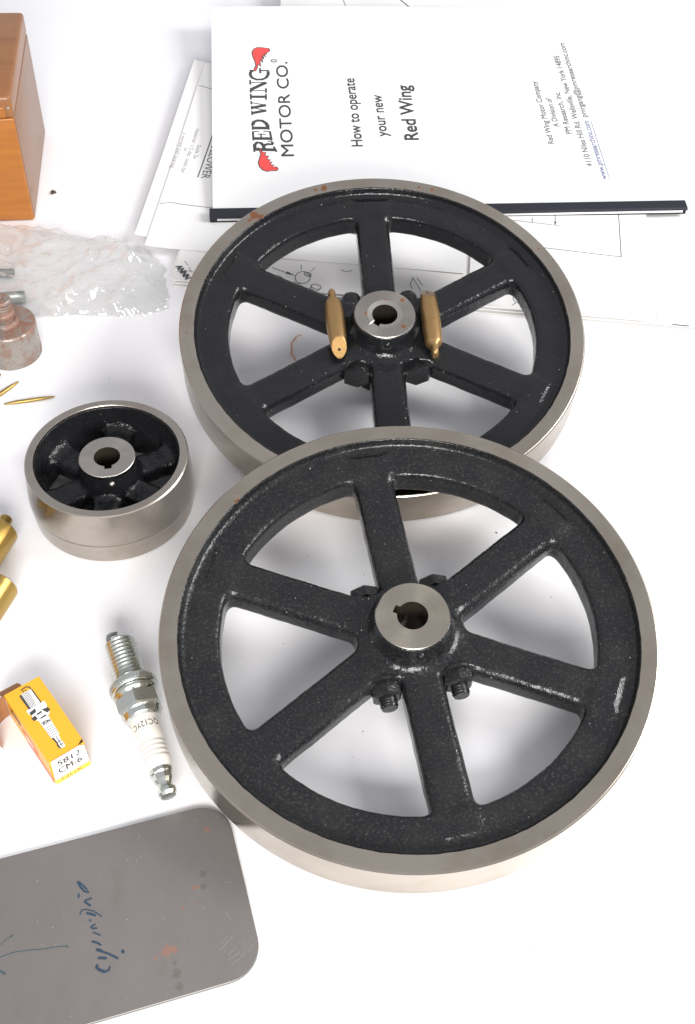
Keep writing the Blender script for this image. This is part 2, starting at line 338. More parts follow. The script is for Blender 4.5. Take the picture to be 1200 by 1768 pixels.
# ------------------------------------------------------------------ implicit castings (spoked black bodies)
def smin(a, b, k):
    h = np.clip(0.5 + 0.5 * (b - a) / k, 0, 1); return b * (1 - h) + a * h - k * h * (1 - h)
def rbox2(px, py, hx, hy, r):
    qx = np.abs(px) - hx + r; qy = np.abs(py) - hy + r
    return np.minimum(np.maximum(qx, qy), 0) + np.sqrt(np.maximum(qx, 0) ** 2 + np.maximum(qy, 0) ** 2) - r
def surface_nets(F, org, h):
    nx, ny, nz = F.shape; ins = F < 0
    cells = np.zeros((nx - 1, ny - 1, nz - 1), np.int8)
    for i in (0, 1):
        for j in (0, 1):
            for k in (0, 1): cells += ins[i:nx - 1 + i, j:ny - 1 + j, k:nz - 1 + k]
    act = (cells > 0) & (cells < 8); idx = np.full(act.shape, -1, np.int64); ci = np.argwhere(act); idx[act] = np.arange(len(ci))
    acc = np.zeros((len(ci), 3)); cnt = np.zeros(len(ci)); X, Y, Z = ci.T
    cor = [(i, j, k) for i in (0, 1) for j in (0, 1) for k in (0, 1)]
    for a in cor:
        for ax in range(3):
            if a[ax]: continue
            b = list(a); b[ax] = 1
            fa = F[X + a[0], Y + a[1], Z + a[2]]; fb = F[X + b[0], Y + b[1], Z + b[2]]
            m = (fa < 0) != (fb < 0); t = np.where(m, fa / np.where(m, fa - fb, 1), 0)
            p = np.array(a, float)[None] + t[:, None] * (np.array(b, float) - np.array(a, float))[None]
            acc[m] += p[m]; cnt[m] += 1
    V = (ci + acc / cnt[:, None]) * h + np.array(org)[None]
    Q = []
    for ax in range(3):
        u, w = (ax + 1) % 3, (ax + 2) % 3
        sl0 = [slice(None)] * 3; sl1 = [slice(None)] * 3; sl0[ax] = slice(0, -1); sl1[ax] = slice(1, None)
        ch = ins[tuple(sl0)] != ins[tuple(sl1)]
        e = np.argwhere(ch); ok = (e[:, u] > 0) & (e[:, w] > 0) & (e[:, u] < F.shape[u] - 1) & (e[:, w] < F.shape[w] - 1); e = e[ok]
        def at(du, dw):
            q = e.copy(); q[:, u] += du; q[:, w] += dw; return idx[q[:, 0], q[:, 1], q[:, 2]]
        quad = np.stack([at(-1, -1), at(0, -1), at(0, 0), at(-1, 0)], 1)
        fl = ins[e[:, 0], e[:, 1], e[:, 2]]
        quad[~fl] = quad[~fl][:, ::-1]; Q.append(quad)
    return V, np.concatenate(Q)
def vnormals(V, Q):
    n = np.cross(V[Q[:, 2]] - V[Q[:, 0]], V[Q[:, 3]] - V[Q[:, 1]]); N = np.zeros_like(V)
    for k in range(4): np.add.at(N, Q[:, k], n)
    return N / np.maximum(np.linalg.norm(N, axis=1), 1e-9)[:, None]
def submesh(name, V, N, Q, mask):
    q = Q[mask]; ids, inv = np.unique(q, return_inverse=True); q = inv.reshape(q.shape)
    me = bpy.data.meshes.new(name); me.from_pydata((V[ids] * S).tolist(), [], q.tolist())
    me.polygons.foreach_set('use_smooth', [True] * len(q)); me.update()
    me.normals_split_custom_set_from_vertices(N[ids].tolist()); return me

def flywheel_casting(under):
    h = 0.8; x = np.arange(-96.4, 96.5, h, dtype=np.float32); z = np.arange(-under - 3.0, 21, h, dtype=np.float32)
    X, Y = np.meshgrid(x, x, indexing='ij'); X = X[:, :, None]; Y = Y[:, :, None]; Z = z[None, None, :]
    wob = 0.10 * (np.sin(X * 0.31 + 1.3 * np.sin(Y * 0.17)) * np.sin(Y * 0.27 + Z * 0.2) + np.sin(X * 0.83 + 2) * np.sin(Y * 0.71) * 0.5)
    R = np.hypot(X, Y); A = np.arctan2(X, Y)                       # spoke 0 along +y
    d = rbox2(R - 87.0, Z, 11.1, 6.7, 2.6)                          # web ring
    d = smin(d, rbox2(R - 97.0, Z, 5.2, 11.02, 0.5), 3.6)            # wall up to the rim
    sp = None
    for off in (-1, 0, 1):
        a = np.mod(A + math.pi / 6, math.pi / 3) - math.pi / 6 + off * math.pi / 3
        t = R * np.sin(a); sL = R * np.cos(a)
        e = rbox2(t, Z + 0.1, 8.6, 6.6, 4.2); e = np.maximum(e, np.maximum(sL - 84, 2 - sL))
        sp = e if sp is None else smin(sp, e, 5.0)
    d = smin(d, sp, 4.5)
    cone = np.maximum(R - (15.3 + 0.13 * (18.2 - Z).clip(0)), np.maximum(Z - 18.3, -11 - Z)); d = smin(d, cone, 6.0)
    d = smin(d, np.maximum(R - 15.5, np.maximum(Z - 5, -under - Z)), 4.0)
    lug = np.maximum(rbox2(np.abs(X) - 14.5, Z, 7.6, 6.4, 3.0), np.abs(Y) - 19.0); d = smin(d, lug, 3.0)
    d = d + wob * np.clip((89.0 - R) / 3.0, 0, 1)
    d = np.maximum(d, 9.0 - R)
    d = np.maximum(d, R - 95.5)
    return surface_nets(d, (x[0], x[0], z[0]), h)
def split_casting(V, Q, r_in, r_out, zmid):
    V = V + np.array([0, 0, zmid]); N = vnormals(V, Q); c = V[Q].mean(1); r = np.hypot(c[:, 0], c[:, 1])
    k = np.round(np.arctan2(c[:, 0], c[:, 1]) / (math.pi / 3)).astype(int) % 6
    out = [('web_ring', submesh('web_ring', V, N, Q, r >= r_out)), ('hub', submesh('hub', V, N, Q, r < r_in))]
    for i in range(6): out.append(('spoke', submesh('spoke', V, N, Q, (r >= r_in) & (r < r_out) & (k == i))))
    return out

def bore_outline(rb, notch_w, notch_d, ang, n=64):
    pts = []
    for i in range(n):
        a = 2 * math.pi * i / n; da = (a - ang + math.pi) % (2 * math.pi) - math.pi
        half = math.asin(notch_w / 2 / rb)
        rr = rb
        pts.append([a, rr])
    a1, a2 = ang - math.asin(notch_w / 2 / rb), ang + math.asin(notch_w / 2 / rb)
    res = []
    for i in range(n + 1):
        a = a2 + (2 * math.pi - (a2 - a1)) * i / n; res.append((rb * math.cos(a), rb * math.sin(a)))
    u = (math.cos(ang), math.sin(ang)); w = (-u[1], u[0]); D = rb + notch_d
    res.append((u[0] * D - w[0] * notch_w / 2, u[1] * D - w[1] * notch_w / 2)); res.append((u[0] * D + w[0] * notch_w / 2, u[1] * D + w[1] * notch_w / 2))
    return res
def bushing(ztop, r_out, rb, nw, nd, ang, depth, cham=0.0):
    """machined hub face with bore and keyway"""
    mb = MB(); inn = bore_outline(rb, nw, nd, ang); n = len(inn)
    def ring(z, pts): return [(p[0], p[1], z) for p in pts]
    out = [(r_out * p[0] / math.hypot(*p), r_out * p[1] / math.hypot(*p)) for p in inn]
    if cham > 0:
        mid = [(p[0] * (math.hypot(*p) + cham) / math.hypot(*p), p[1] * (math.hypot(*p) + cham) / math.hypot(*p)) for p in inn]
        mb.add(ring(ztop, out) + ring(ztop, mid), [(i, (i + 1) % n, n + (i + 1) % n, n + i) for i in range(n)], False)
        mb.add(ring(ztop, mid) + ring(ztop - 0.55, inn), [(i, (i + 1) % n, n + (i + 1) % n, n + i) for i in range(n)], False, 2); zi = ztop - 0.55
    else:
        mb.add(ring(ztop, out) + ring(ztop, inn), [(i, (i + 1) % n, n + (i + 1) % n, n + i) for i in range(n)], False); zi = ztop
    mb.add(ring(zi, inn) + ring(zi - depth, inn), [(i, (i + 1) % n, n + (i + 1) % n, n + i) for i in range(n)], False, 1)
    o2 = [(p[0] * (r_out + 0.25) / r_out, p[1] * (r_out + 0.25) / r_out) for p in out]
    mb.add(ring(ztop, out) + ring(ztop - 0.25, o2), [(i, n + i, n + (i + 1) % n, (i + 1) % n) for i in range(n)], True)
    mb.add(ring(ztop - 0.25, o2) + ring(ztop - 1.6, o2), [(i, n + i, n + (i + 1) % n, (i + 1) % n) for i in range(n)], True)
    return mb
M['bore'] = simple('dark_steel_bore', (0.13, 0.105, 0.08), 0.22, 0.8); M['cham'] = simple('bright_worn_chamfer', (0.44, 0.42, 0.39), 0.45, 1.0)  # bore wall is a dark, fairly smooth metal

def hexpoly(r, a0=0.0): return [(r * math.cos(a0 + k * math.pi / 3), r * math.sin(a0 + k * math.pi / 3)) for k in range(6)]
def ydir_mat(x, z, y0, sgn):      # local z -> +-y of the wheel
    return Matrix(((1, 0, 0, x), (0, 0, sgn, y0), (0, -sgn, 0, z), (0, 0, 0, 1))) if sgn > 0 else Matrix(((-1, 0, 0, x), (0, 0, -1, y0), (0, -1, 0, z), (0, 0, 0, 1)))
def hex_part(r, length, M4, cham=1.0):
    mb = MB(); a0 = math.pi / 6
    lo = hexpoly(r, a0); hi = hexpoly(r - cham, a0)
    v = [Vector((x, y, 0)) for x, y in lo] + [Vector((x, y, length - cham * 0.8)) for x, y in lo] + [Vector((x, y, length)) for x, y in hi]
    v = [M4 @ p for p in v]
    for k in range(6):
        mb.add([v[k], v[(k + 1) % 6], v[6 + (k + 1) % 6], v[6 + k]], [(0, 1, 2, 3)]); mb.add([v[6 + k], v[6 + (k + 1) % 6], v[12 + (k + 1) % 6], v[12 + k]], [(0, 1, 2, 3)])
    mb.add(v[12:], [tuple(range(6))]); return mb

W = 22.34; RIM = 99.43
def flywheel(loc, tx, ty, rot, under, label, mats, bolts, key, cham):
    n = Vector((math.sin(tx), math.sin(ty), 1)).normalized(); u = (Vector((1, 0, 0)) - n * n.x).normalized(); v = n.cross(u)
    x = u * math.cos(rot) + v * math.sin(rot); y = -u * math.sin(rot) + v * math.cos(rot)
    base = Vector(loc) - n * W
    t = empty('flywheel', frame_mat(base, x, y, n), label, 'flywheel', 'spoked cast flywheels')
    rim_m, blk, hub_m = mats
    mb = MB(); rnd = random.Random(under)
    ph = [rnd.uniform(0, 6.28) for _ in range(6)]
    def wav(r, z, a):
        if r < 93.0: return r + 0.05 * math.sin(31 * a + ph[0]) + 0.06 * math.sin(61 * a + ph[1]) + 0.06 * math.sin(83 * a + ph[2]) + 0.05 * math.sin(5 * a + ph[3])
        return r
    mb.lathe([[(92.3, W - 0.9), (92.3, W)], [(92.3, W), (95.5, W), (98.7, W)], [(98.7, W), (99.0, W - 0.12)], [(99.0, W - 0.12), (RIM, W - 0.55)], [(RIM, W - 0.55), (RIM, W / 2), (RIM, 0.5)], [(RIM, 0.5), (98.9, 0)], [(98.9, 0), (92.3, 0)]], 220, rfun=wav)
    mb.f = [list(reversed(f)) for f in mb.f]
    mb.build('rim', rim_m, t)
    for nm, me in split_casting(*flywheel_casting(under), 26.0, 73.0, W / 2): link(nm, me, blk, t)
    bushing(W + 7.6, 14.6, 6.2, 3.4, 1.7, key, 34, cham).build('hub_face', [hub_m, M['bore'], M['cham']], t)
    ss = MB(); ss.lathe([[(0.01, 1.2), (1.1, 0.9), (1.6, 0.2), (1.7, -1)]], 16, Matrix.Translation((0, -16.1, W + 3.4)) @ Matrix.Rotation(math.radians(90), 4, 'X'))
    ss.build('hub_dome', blk, t)  # dome added to stand for a small highlight below the hub
    for sx in (-1, 1):
        b = MB(); zc = W / 2 + 1.0
        M1 = ydir_mat(sx * 14.5, zc, 0, 1)
        if bolts == 'nut':
            b.lathe([[(3.1, -29.6), (3.4, -28.9), (3.4, 24)]], 20, M1); b.lathe([[(0.01, -29.6), (3.1, -29.6)]], 20, M1)
            for k in range(5): b.lathe([[(3.4, -28.7 + k * 1.1), (3.7, -28.3 + k * 1.1), (3.4, -27.9 + k * 1.1)]], 20, M1)
            bo = b.build('bolt', blk, t)
            hex_part(6.6, 5.0, ydir_mat(sx * 14.5, zc, 18.8, 1)).build('bolt_head', blk, bo)
            hex_part(6.4, 6.0, ydir_mat(sx * 14.5, zc, -19.5, -1)).build('nut', blk, bo)
            w = MB(); w.lathe([[(3.2, 0), (7.6, 0)], [(7.6, 0), (7.6, 1.2)], [(7.6, 1.2), (3.2, 1.2)]], 28, ydir_mat(sx * 14.5, zc, -18.7, -1)); w.build('washer', blk, bo)
        else:
            b.lathe([[(0.01, 27.5), (2.6, 27.2), (4.6, 25.6), (5.4, 23.2), (5.6, 18)]], 24, M1); bo = b.build('bolt', blk, t)
            hex_part(7.4, 6.6, ydir_mat(sx * 14.5, zc - 1, -18.8, -1), 1.2).build('bolt_head', blk, bo)
    return t

# ================================================================== THE SETTING
tb = MB(); tb.add([(-1600, -900, 0), (1600, -900, 0), (1600, 2400, 0), (-1600, 2400, 0)], [(0, 1, 2, 3)])
tag(tb.build('tabletop', M['table']), kind='structure')

# ================================================================== PAPERS
def sheet(name, x0, x1, y0, y1, zf, label, thick=0.25, skew=0.0, mat='sheet', leaves=1, cat='drawing', group='engine drawings under the booklet', nx=28, ny=28, jit=1.2, seed=0):
    """folded drawing: each leaf a bent solid sheet resting on the one below; zf(x, y) = height of the lowest leaf"""
    rnd = random.Random(seed); root = None
    for L in range(leaves):
        dx, dy = (rnd.uniform(-jit, jit), rnd.uniform(0, jit * 1.6)) if L else (0, 0)
        v = []; f = []
        for j in range(ny + 1):
            for i in range(nx + 1):
                x = x0 + (x1 - x0) * i / nx + dx; y = y0 + (y1 - y0) * j / ny + dy
                x += skew * (y - y0); z = zf(x, y) + L * thick * 1.3
                v.append((x, y, z))
        m = len(v); v += [(x, y, z + thick) for x, y, z in v]; q = nx + 1
        for j in range(ny):
            for i in range(nx):
                a = j * q + i; f += [(a, a + q, a + q + 1, a + 1), (m + a, m + a + 1, m + a + q + 1, m + a + q)]
        bd = [i for i in range(q)] + [j * q + nx for j in range(1, ny + 1)] + [ny * q + i for i in range(nx - 1, -1, -1)] + [j * q for j in range(ny - 1, 0, -1)]
        mb = MB(); mb.add(v, f, True); mb.add([v[k] for k in bd] + [v[m + k] for k in bd], [(k, (k + 1) % len(bd), len(bd) + (k + 1) % len(bd), len(bd) + k) for k in range(len(bd))])
        if leaves == 1: return tag(mb.build(name, M[mat]), label, cat, group)
        if root is None: root = empty(name, Matrix.Translation((0, 0, 0)), label, cat, group)
        mb.build('leaf', M[mat], root)
    return root
rise = lambda y: max(0.0, (y - 640) * 0.042)
def z_low(x, y): return 0.15 + rise(y) * 0.4 + 0.25 * math.sin(x * 0.05) * math.sin(y * 0.03)
low = sheet('folded_drawing', -139.5, 117, 526.5, 742, z_low, 'thick bundle of folded engine drawings lying lowest, under the rear flywheel', 0.55, leaves=6, jit=2.6, seed=3, mat='sheet2')
def z_back(x, y): return 3.9 + rise(y) * 0.5 + 0.02 * max(0, -150 - x) ** 1.6
back = sheet('folded_drawing', -168.0, -30, 562, 748, z_back, 'cream sheet showing as a narrow strip left of the sheet lettered FOLLOWER', 0.22, skew=0.0, mat='sheet2')
def z_fol(x, y): return 4.6 + rise(y) * 0.6 + 0.012 * max(0, -146 - x) ** 1.7
fol = sheet('folded_drawing', -160.5, 18, 553.5, 745, z_fol, 'white drawing sheet lettered FOLLOWER poking out left of the booklet', 0.25, leaves=1)
def z_rt(x, y): return 4.9 + rise(y) * 0.5 + 0.3 * math.sin(x * 0.04)
rt = sheet('folded_drawing', 21, 124, 526.5, 768, z_rt, 'drawing sheet with a ruled rectangle corner, right of the rear flywheel', 0.25)
def z_rt2(x, y): return 2.2 + rise(y) * 0.5 + 0.2 * math.sin(y * 0.05) + 0.006 * max(0, x - 150) ** 1.5
rt2 = sheet('folded_drawing', 99, 196, 527, 757, z_rt2, 'rightmost drawing sheet with a short pen tick at its front edge', 0.25, skew=0.0)
def z_top(x, y): return 6.2 + rise(y) * 0.75 + 0.6 * math.sin(x * 0.11) * math.sin(y * 0.07)
top = sheet('folded_drawing', -104, 8, 702, 868, z_top, 'sheet with a slanted black line behind the top edge of the booklet', 0.25, skew=-0.14)

def print_on(parent_sheet, zf, strokes, name, mat, thick, joined=False):
    mb = MB(); o = None
    for w, pts in strokes:
        P = []
        for a, b in zip(pts[:-1], pts[1:]):
            k = max(1, int(math.dist(a, b) / 6)); P += [(a[0] + (b[0] - a[0]) * i / k, a[1] + (b[1] - a[1]) * i / k) for i in range(k)]
        P.append(pts[-1]); mb.ribbon(P, w)
        mb.v = [(x, y, zf(x, y) + thick) for x, y, z in mb.v]
        if not joined: mb.build(name, mat, parent_sheet); mb = MB()
    if joined: return mb.build(name, mat, parent_sheet)
def text_on(parent_sheet, zf, name, mat, thick, items):
    mb = MB()
    for it in items: put_text(mb, *it)
    mb.v = [(x, y, zf(x, y) + thick + z) for x, y, z in mb.v]
    return mb.build(name, mat, parent_sheet)
# FOLLOWER sheet: reads towards the camera (down the picture)
k1 = 1.0124
kk = lambda p: (p[0] * k1, p[1] * k1)
print_on(fol, z_fol, [(0.7, [kk((-139.2, 700)), kk((-141.7, 614.6))]), (0.45, [(-160, 718), (-150, 716), (-120, 714)]), (0.45, [(-160, 592), (-154, 595), (-126, 593.5)])], 'printed_line', M['line'], 0.33)
dn = (-0.02, -1.0); rt_ = (1.0, -0.02)
text_on(fol, z_fol, 'printed_text', M['line'], 0.33, [('CAM FOLLOWER', kk((-138.6, 671)), dn, rt_, 57.5, 5.0)])
text_on(fol, z_fol, 'printed_text', M['inkp'], 0.33, [('material: 1/2 dia. steel bar', kk((-151.2, 663)), dn, rt_, 46.5, 2.5), ('Scale 2x', kk((-147.6, 647)), dn, rt_, 14.5, 2.5), ('or', kk((-154.6, 642.5)), dn, rt_, 4, 2.4), ('a vented ball bearing', kk((-158.0, 657.0)), dn, rt_, 37, 2.3)])
# lowest bundle: exploded view of small parts seen through the rear wheel, and lettering at its left corner
def z_lowtop(x, y): return z_low(x, y) + 5 * 0.55 * 1.3 + 0.55
def circ(cx, cy, rx, ry, a0=0, a1=360, n=28, rot=0):
    o = []
    for i in range(n + 1):
        a = math.radians(a0 + (a1 - a0) * i / n); px, py = rx * math.cos(a), ry * math.sin(a)
        o.append((cx + px * math.cos(rot) - py * math.sin(rot), cy + px * math.sin(rot) + py * math.cos(rot)))
    return o
g1 = 1.0041; sc = lambda L: [(x * g1, y * g1) for x, y in L]
dr = [(0.42, sc([(-88, 543), (-77, 538.4)])), (0.42, sc(circ(-70.2, 536.5, 4.1, 5.2))), (0.38, sc(circ(-67.8, 539.6, 2.2, 1.5, rot=-0.5))), (0.3, sc(circ(-67.8, 539.6, 1.2, 0.8, rot=-0.5))),
      (0.4, sc([(-74.0, 532.6), (-76, 529.6)])), (0.4, sc([(-71.0, 531.2), (-72.6, 528.0)])), (0.4, sc(circ(-74.3, 528.6, 1.9, 0.9, 180, 360, 12))), (0.35, sc(circ(-72.6, 532.0, 1.8, 0.7, 180, 360, 12))),
      (0.35, sc([(-71.9, 543.3), (-72.4, 547.5)])), (0.35, sc([(-66.4, 542.4), (-64.6, 545.6)])),
      (0.42, sc(circ(-62.0, 529.6, 2.8, 1.9, rot=-0.35))), (0.38, sc([(-64.7, 530.2), (-64.9, 527.6), (-63, 526.2), (-60.6, 526.4), (-59.4, 528.6)])), (0.38, sc([(-63.2, 526.4), (-63.6, 527.6)])), (0.38, sc([(-64.5, 528.4), (-66.5, 526.6)])),
      (0.38, sc(circ(-84.5, 532.5, 4.0, 4.0, 0, 150, 14))), (0.35, sc([(-50.3, 546.0), (-48.5, 544.8), (-47.0, 544.5), (-45.5, 544.9), (-44.1, 546.0)])),
      (0.4, sc([(-10.5, 544.7), (-5.0, 533.5)])), (0.4, sc([(-7.9, 544.6), (-4.6, 538.5)])), (0.4, sc([(-10.0, 543.3), (-11.1, 540.1), (-10.9, 537.1), (-9.8, 534.8)])),
      (0.35, [(-139, 534.5), (-134, 536.0), (-118, 533.0)]), (0.35, [(-128, 534.2), (-122, 536.6), (-112, 537.0)]), (0.3, [(-136.5, 544), (-134.2, 540.5)]), (0.3, [(-133.4, 539.2), (-131.6, 536.0)])]
for lo_, hi_ in ((-200, -105), (-105, -79), (-79, -65.3), (-65.3, -55), (-55, -30), (-30, 30)): print_on(low, z_lowtop, [d_ for d_ in dr if lo_ <= d_[1][0][0] < hi_], 'printed_drawing', M['line'], 0.12, True)
ar = MB(); ar.poly(sc([(-79.2, 540.6), (-74.4, 537.4), (-79.8, 538.6)])); ar.v = [(x, y, z_lowtop(x, y) + 0.14) for x, y, z in ar.v]; ar.build('printed_arrow', M['line'], low)
text_on(low, z_lowtop, 'printed_text', M['line'], 0.13, [('ANNN', (-140.6, 538.6), (0.59, -0.81), (0.81, 0.59), 12.5, 3.2, 0, 0, 0.25)])
print_on(rt, z_rt, [(0.5, [(107.6, 628), (107.2, 580.6)]), (0.5, [(55, 582.5), (107.4, 580.4)]), (0.4, [(36, 606.0), (72.2, 604.5)]), (0.45, [(69.6, 604.7), (69.6, 614)]), (0.45, [(56, 605.4), (56, 610)]),
    (0.4, sc([(24.6, 531.5), (28.2, 526.8)])), (0.4, sc([(26.8, 532.5), (30.8, 526.6)])), (0.4, sc(circ(49.2, 533, 3.9, 4.2, 120, 280, 12))), (0.4, sc([(47.1, 529.5), (44.9, 526.7)]))], 'printed_line', M['line'], 0.32)
hd = MB(); hd.poly([(68.8, 608), (70.4, 608), (69.6, 604.6)]); hd.v = [(x, y, z_rt(x, y) + 0.34) for x, y, z in hd.v]; hd.build('printed_arrow', M['line'], rt)
print_on(rt2, z_rt2, [(0.6, [(124.4, 539), (124.6, 530)]), (0.9, [(133, 527.6), (142, 527.4)])], 'printed_line', M['line'], 0.32)
print_on(top, z_top, [(0.9, [(-54, 862), (-30, 832), (-20, 820)]), (0.4, [(-80, 842), (-76, 829), (-70, 827)])], 'printed_line', M['line'], 0.34)

# ================================================================== BOOKLET
gr, gt = 0.1710, 0.0504
U = Vector((math.cos(gr), math.sin(gr), 0)); V = Vector((-math.sin(gr), math.cos(gr), gt)).normalized(); N = U.cross(V)
org = Vector((-8.41, 714.13, 13.33)) - U * 139.7 - V * 108.0
bk = empty('booklet', frame_mat(org, U, V, N), 'white instruction booklet with red wing logo and navy slide binder spine', 'booklet')
def bentz(x, y): return 0.5 * math.sin(x * 0.022) * min(1, y / 60) + 0.000012 * y * y * 3
def page(mb, z0, z1, ins):
    nx, ny = 20, 16; v = []
    for j in range(ny + 1):
        for i in range(nx + 1):
            x = ins + (279.4 - 2 * ins) * i / nx; y = 3 + (213 - ins) * j / ny; v.append((x, y, bentz(x, y)))
    q = nx + 1; m = len(v); f = []
    for j in range(ny):
        for i in range(nx): a = j * q + i; f.append((a, a + 1, a + q + 1, a + q))
    lo = [(x, y, z + z0) for x, y, z in v]; hi = [(x, y, z + z1) for x, y, z in v]
    mb.add(hi, f, True); mb.add(lo, [tuple(reversed(k)) for k in f], True)
    bd = [i for i in range(q)] + [j * q + nx for j in range(1, ny + 1)] + [ny * q + i for i in range(nx - 1, -1, -1)] + [j * q for j in range(ny - 1, 0, -1)]
    mb.add([lo[k] for k in bd] + [hi[k] for k in bd], [(k, (k + 1) % len(bd), len(bd) + (k + 1) % len(bd), len(bd) + k) for k in range(len(bd))])
pb = MB(); page(pb, -2.2, -0.25, 0.5); pb.build('page_block', M['sheet2'], bk)
cv = MB(); page(cv, -0.22, 0.0, 0.0); cover = cv.build('cover', M['cover'], bk)
sp = MB()
SX = lambda o: Matrix(((0, 0, 1, o), (1, 0, 0, 0), (0, 1, 0, 0), (0, 0, 0, 1)))
sp.prism([(-3.4, 1.2), (-4.2, 0.6), (-4.2, -0.35), (4.0, -0.1), (4.0, 0.7), (3.4, 1.2)], 0, 281.5, SX(-1.8))
sp.prism([(-4.2, -3.0), (-4.2, -1.95), (3.6, -2.35), (3.6, -2.9)], 0, 280.6, SX(-1.6))
sp.box(-1.7, 2.4, -4.0, 3.4, -2.1, -0.4); sp.box(277.2, 279.4, -3.2, 3.4, -2.1, -0.4)
spine = sp.build('spine_binder', M['navy'], bk)
sw = MB(); sw.box(2.5, 277.1, -4.05, 2.8, -1.98, -0.35, bev=0.12); sw.build('spine_strip', M['white'], spine)  # plain white strip between the two navy lips
up_, lf = (0, 1), (-1, 0)
pz = lambda mb: setattr(mb, 'v', [(x, y, z + bentz(x, y) + 0.07) for x, y, z in mb.v])
LET = [(1.36, [(25.0, 59.2), (37.5, 58.3)]), (0.72, [(25.1, 56.6), (25.0, 61.3)]), (0.81, [(38.4, 56.4), (36.8, 61.6)]), (1.09, [(25.5, 59.3), (25.4, 63.6), (26.9, 65.9), (29.2, 65.4), (30.7, 62.7), (31.0, 58.8)]), (1.09, [(31.0, 63.1), (33.7, 64.2), (35.8, 63.7), (36.4, 65.8)]), (0.54, [(36.4, 65.8), (35.4, 66.8), (33.3, 66.8)]), (1.36, [(24.7, 69.9), (35.7, 69.5)]), (0.81, [(24.8, 68.1), (24.7, 77.1)]), (0.54, [(24.7, 76.7), (28.4, 77.1)]), (0.63, [(29.6, 70.2), (29.5, 74.2)]), (0.54, [(27.6, 74.2), (32.3, 73.9)]), (0.81, [(35.8, 67.6), (35.0, 76.9)]), (0.54, [(34.9, 76.6), (31.1, 77.1)]), (1.36, [(24.7, 80.5), (34.1, 80.1)]), (0.72, [(24.7, 78.6), (24.6, 84.3)]), (1.18, [(24.7, 83.5), (25.5, 86.7), (27.7, 88.0), (30.6, 87.7), (32.9, 85.2), (34.1, 81.3)]), (0.72, [(34.5, 78.4), (34.2, 82.1)]), (1.27, [(24.6, 95.7), (33.4, 98.2)]), (0.54, [(33.4, 98.2), (24.9, 101.4)]), (1.27, [(24.6, 101.2), (33.5, 103.8)]), (0.54, [(33.5, 103.8), (24.5, 106.6)]), (0.63, [(24.6, 93.6), (24.5, 97.9)]), (0.63, [(24.6, 99.4), (24.5, 103.4)]), (0.63, [(24.4, 104.8), (24.3, 108.4)]), (1.27, [(24.4, 112.9), (33.6, 112.6)]), (0.72, [(24.3, 109.8), (24.2, 116.0)]), (0.72, [(33.7, 109.4), (33.8, 115.6)]), (0.54, [(24.3, 119.1), (33.8, 119.4)]), (0.72, [(24.3, 117.2), (24.2, 120.4)]), (0.72, [(33.9, 116.7), (34.0, 121.8)]), (1.36, [(24.3, 120.4), (34.2, 127.9)]), (0.54, [(24.5, 128.2), (34.7, 128.1)]), (0.72, [(24.3, 125.8), (24.1, 130.9)]), (1.0, [(26.0, 141.4), (24.6, 139.1), (24.4, 136.9), (25.4, 133.4), (28.3, 131.3), (31.8, 131.3), (34.6, 133.3), (35.9, 136.8), (36.0, 140.3)]), (0.72, [(24.0, 141.4), (26.3, 141.4)]), (0.81, [(30.9, 138.0), (30.8, 143.7)]), (0.81, [(30.9, 141.0), (36.4, 141.2)])]
WING_A = [(26.5, 140.4), (28.2, 146.6), (27.8, 151.0), (26.4, 157.3), (26.1, 161.9), (27.4, 165.5), (29.7, 167.2), (32.8, 166.9), (35.1, 166.2), (37.2, 165.9), (37.9, 163.8), (37.0, 161.8), (35.7, 161.1), (35.5, 158.4), (34.3, 160.9), (34.8, 155.9), (33.2, 159.3), (33.6, 153.5), (32.3, 156.9), (32.8, 149.9), (31.0, 153.5), (31.3, 145.6), (29.7, 148.3), (28.9, 143.0), (27.8, 140.5)]
WING_B = [(27.4, 60.9), (28.6, 59.7), (29.9, 56.2), (32.0, 56.0), (31.2, 53.1), (33.6, 52.2), (32.3, 49.6), (34.4, 48.8), (33.4, 46.5), (35.5, 46.9), (34.2, 44.2), (36.6, 43.8), (35.3, 41.9), (37.9, 41.9), (38.7, 40.0), (38.0, 38.3), (34.7, 38.4), (32.4, 37.7), (29.6, 39.1), (27.7, 42.5), (27.1, 46.3), (28.1, 50.8), (28.9, 54.6), (28.1, 58.5)]
lt = MB()
for w, p in LET: lt.ribbon(p, w * (2.0 if w > 0.9 else 1.6))
pz(lt); lt.build('logo_lettering', M['ink'], cover)
for wg in (WING_A, WING_B):
    a = MB(); a.poly(wg, 0.05); pz(a); wo = a.build('logo_wing', M['red'], cover)
    e = MB(); e.ribbon(wg + [wg[0]], 0.55, 0.09); pz(e); e.build('wing_outline', M['ink'], wo) if False else e.build('logo_wing_outline', M['ink'], cover)
def words(items, mat, name='printed_text'):
    mb = MB()
    for it in items: put_text(mb, *it)
    pz(mb); return mb.build(name, mat, cover)
words([('MOTOR CO.', (48.6, 51.9), up_, lf, 98.6, 7.4, 0, 0, 0.09)], M['ink'])
rg = MB(); rg.ribbon(circ(40.0, 151.9, 1.7, 1.7), 0.65); put_text(rg, 'R', (40.9, 151.2), up_, lf, 1.4, 1.7); pz(rg); rg.build('registered_mark', M['ink'], cover)
words([('How to operate', (90.8, 60.7), up_, lf, 71.0, 6.6, 0, 0, 0.15), ('your new', (106.9, 70.5), up_, lf, 43.0, 6.6, 0, 0, 0.15), ('Red Wing', (125.9, 66.9), up_, lf, 57.0, 8.5, 0, 0, 0.26)], M['ink'])
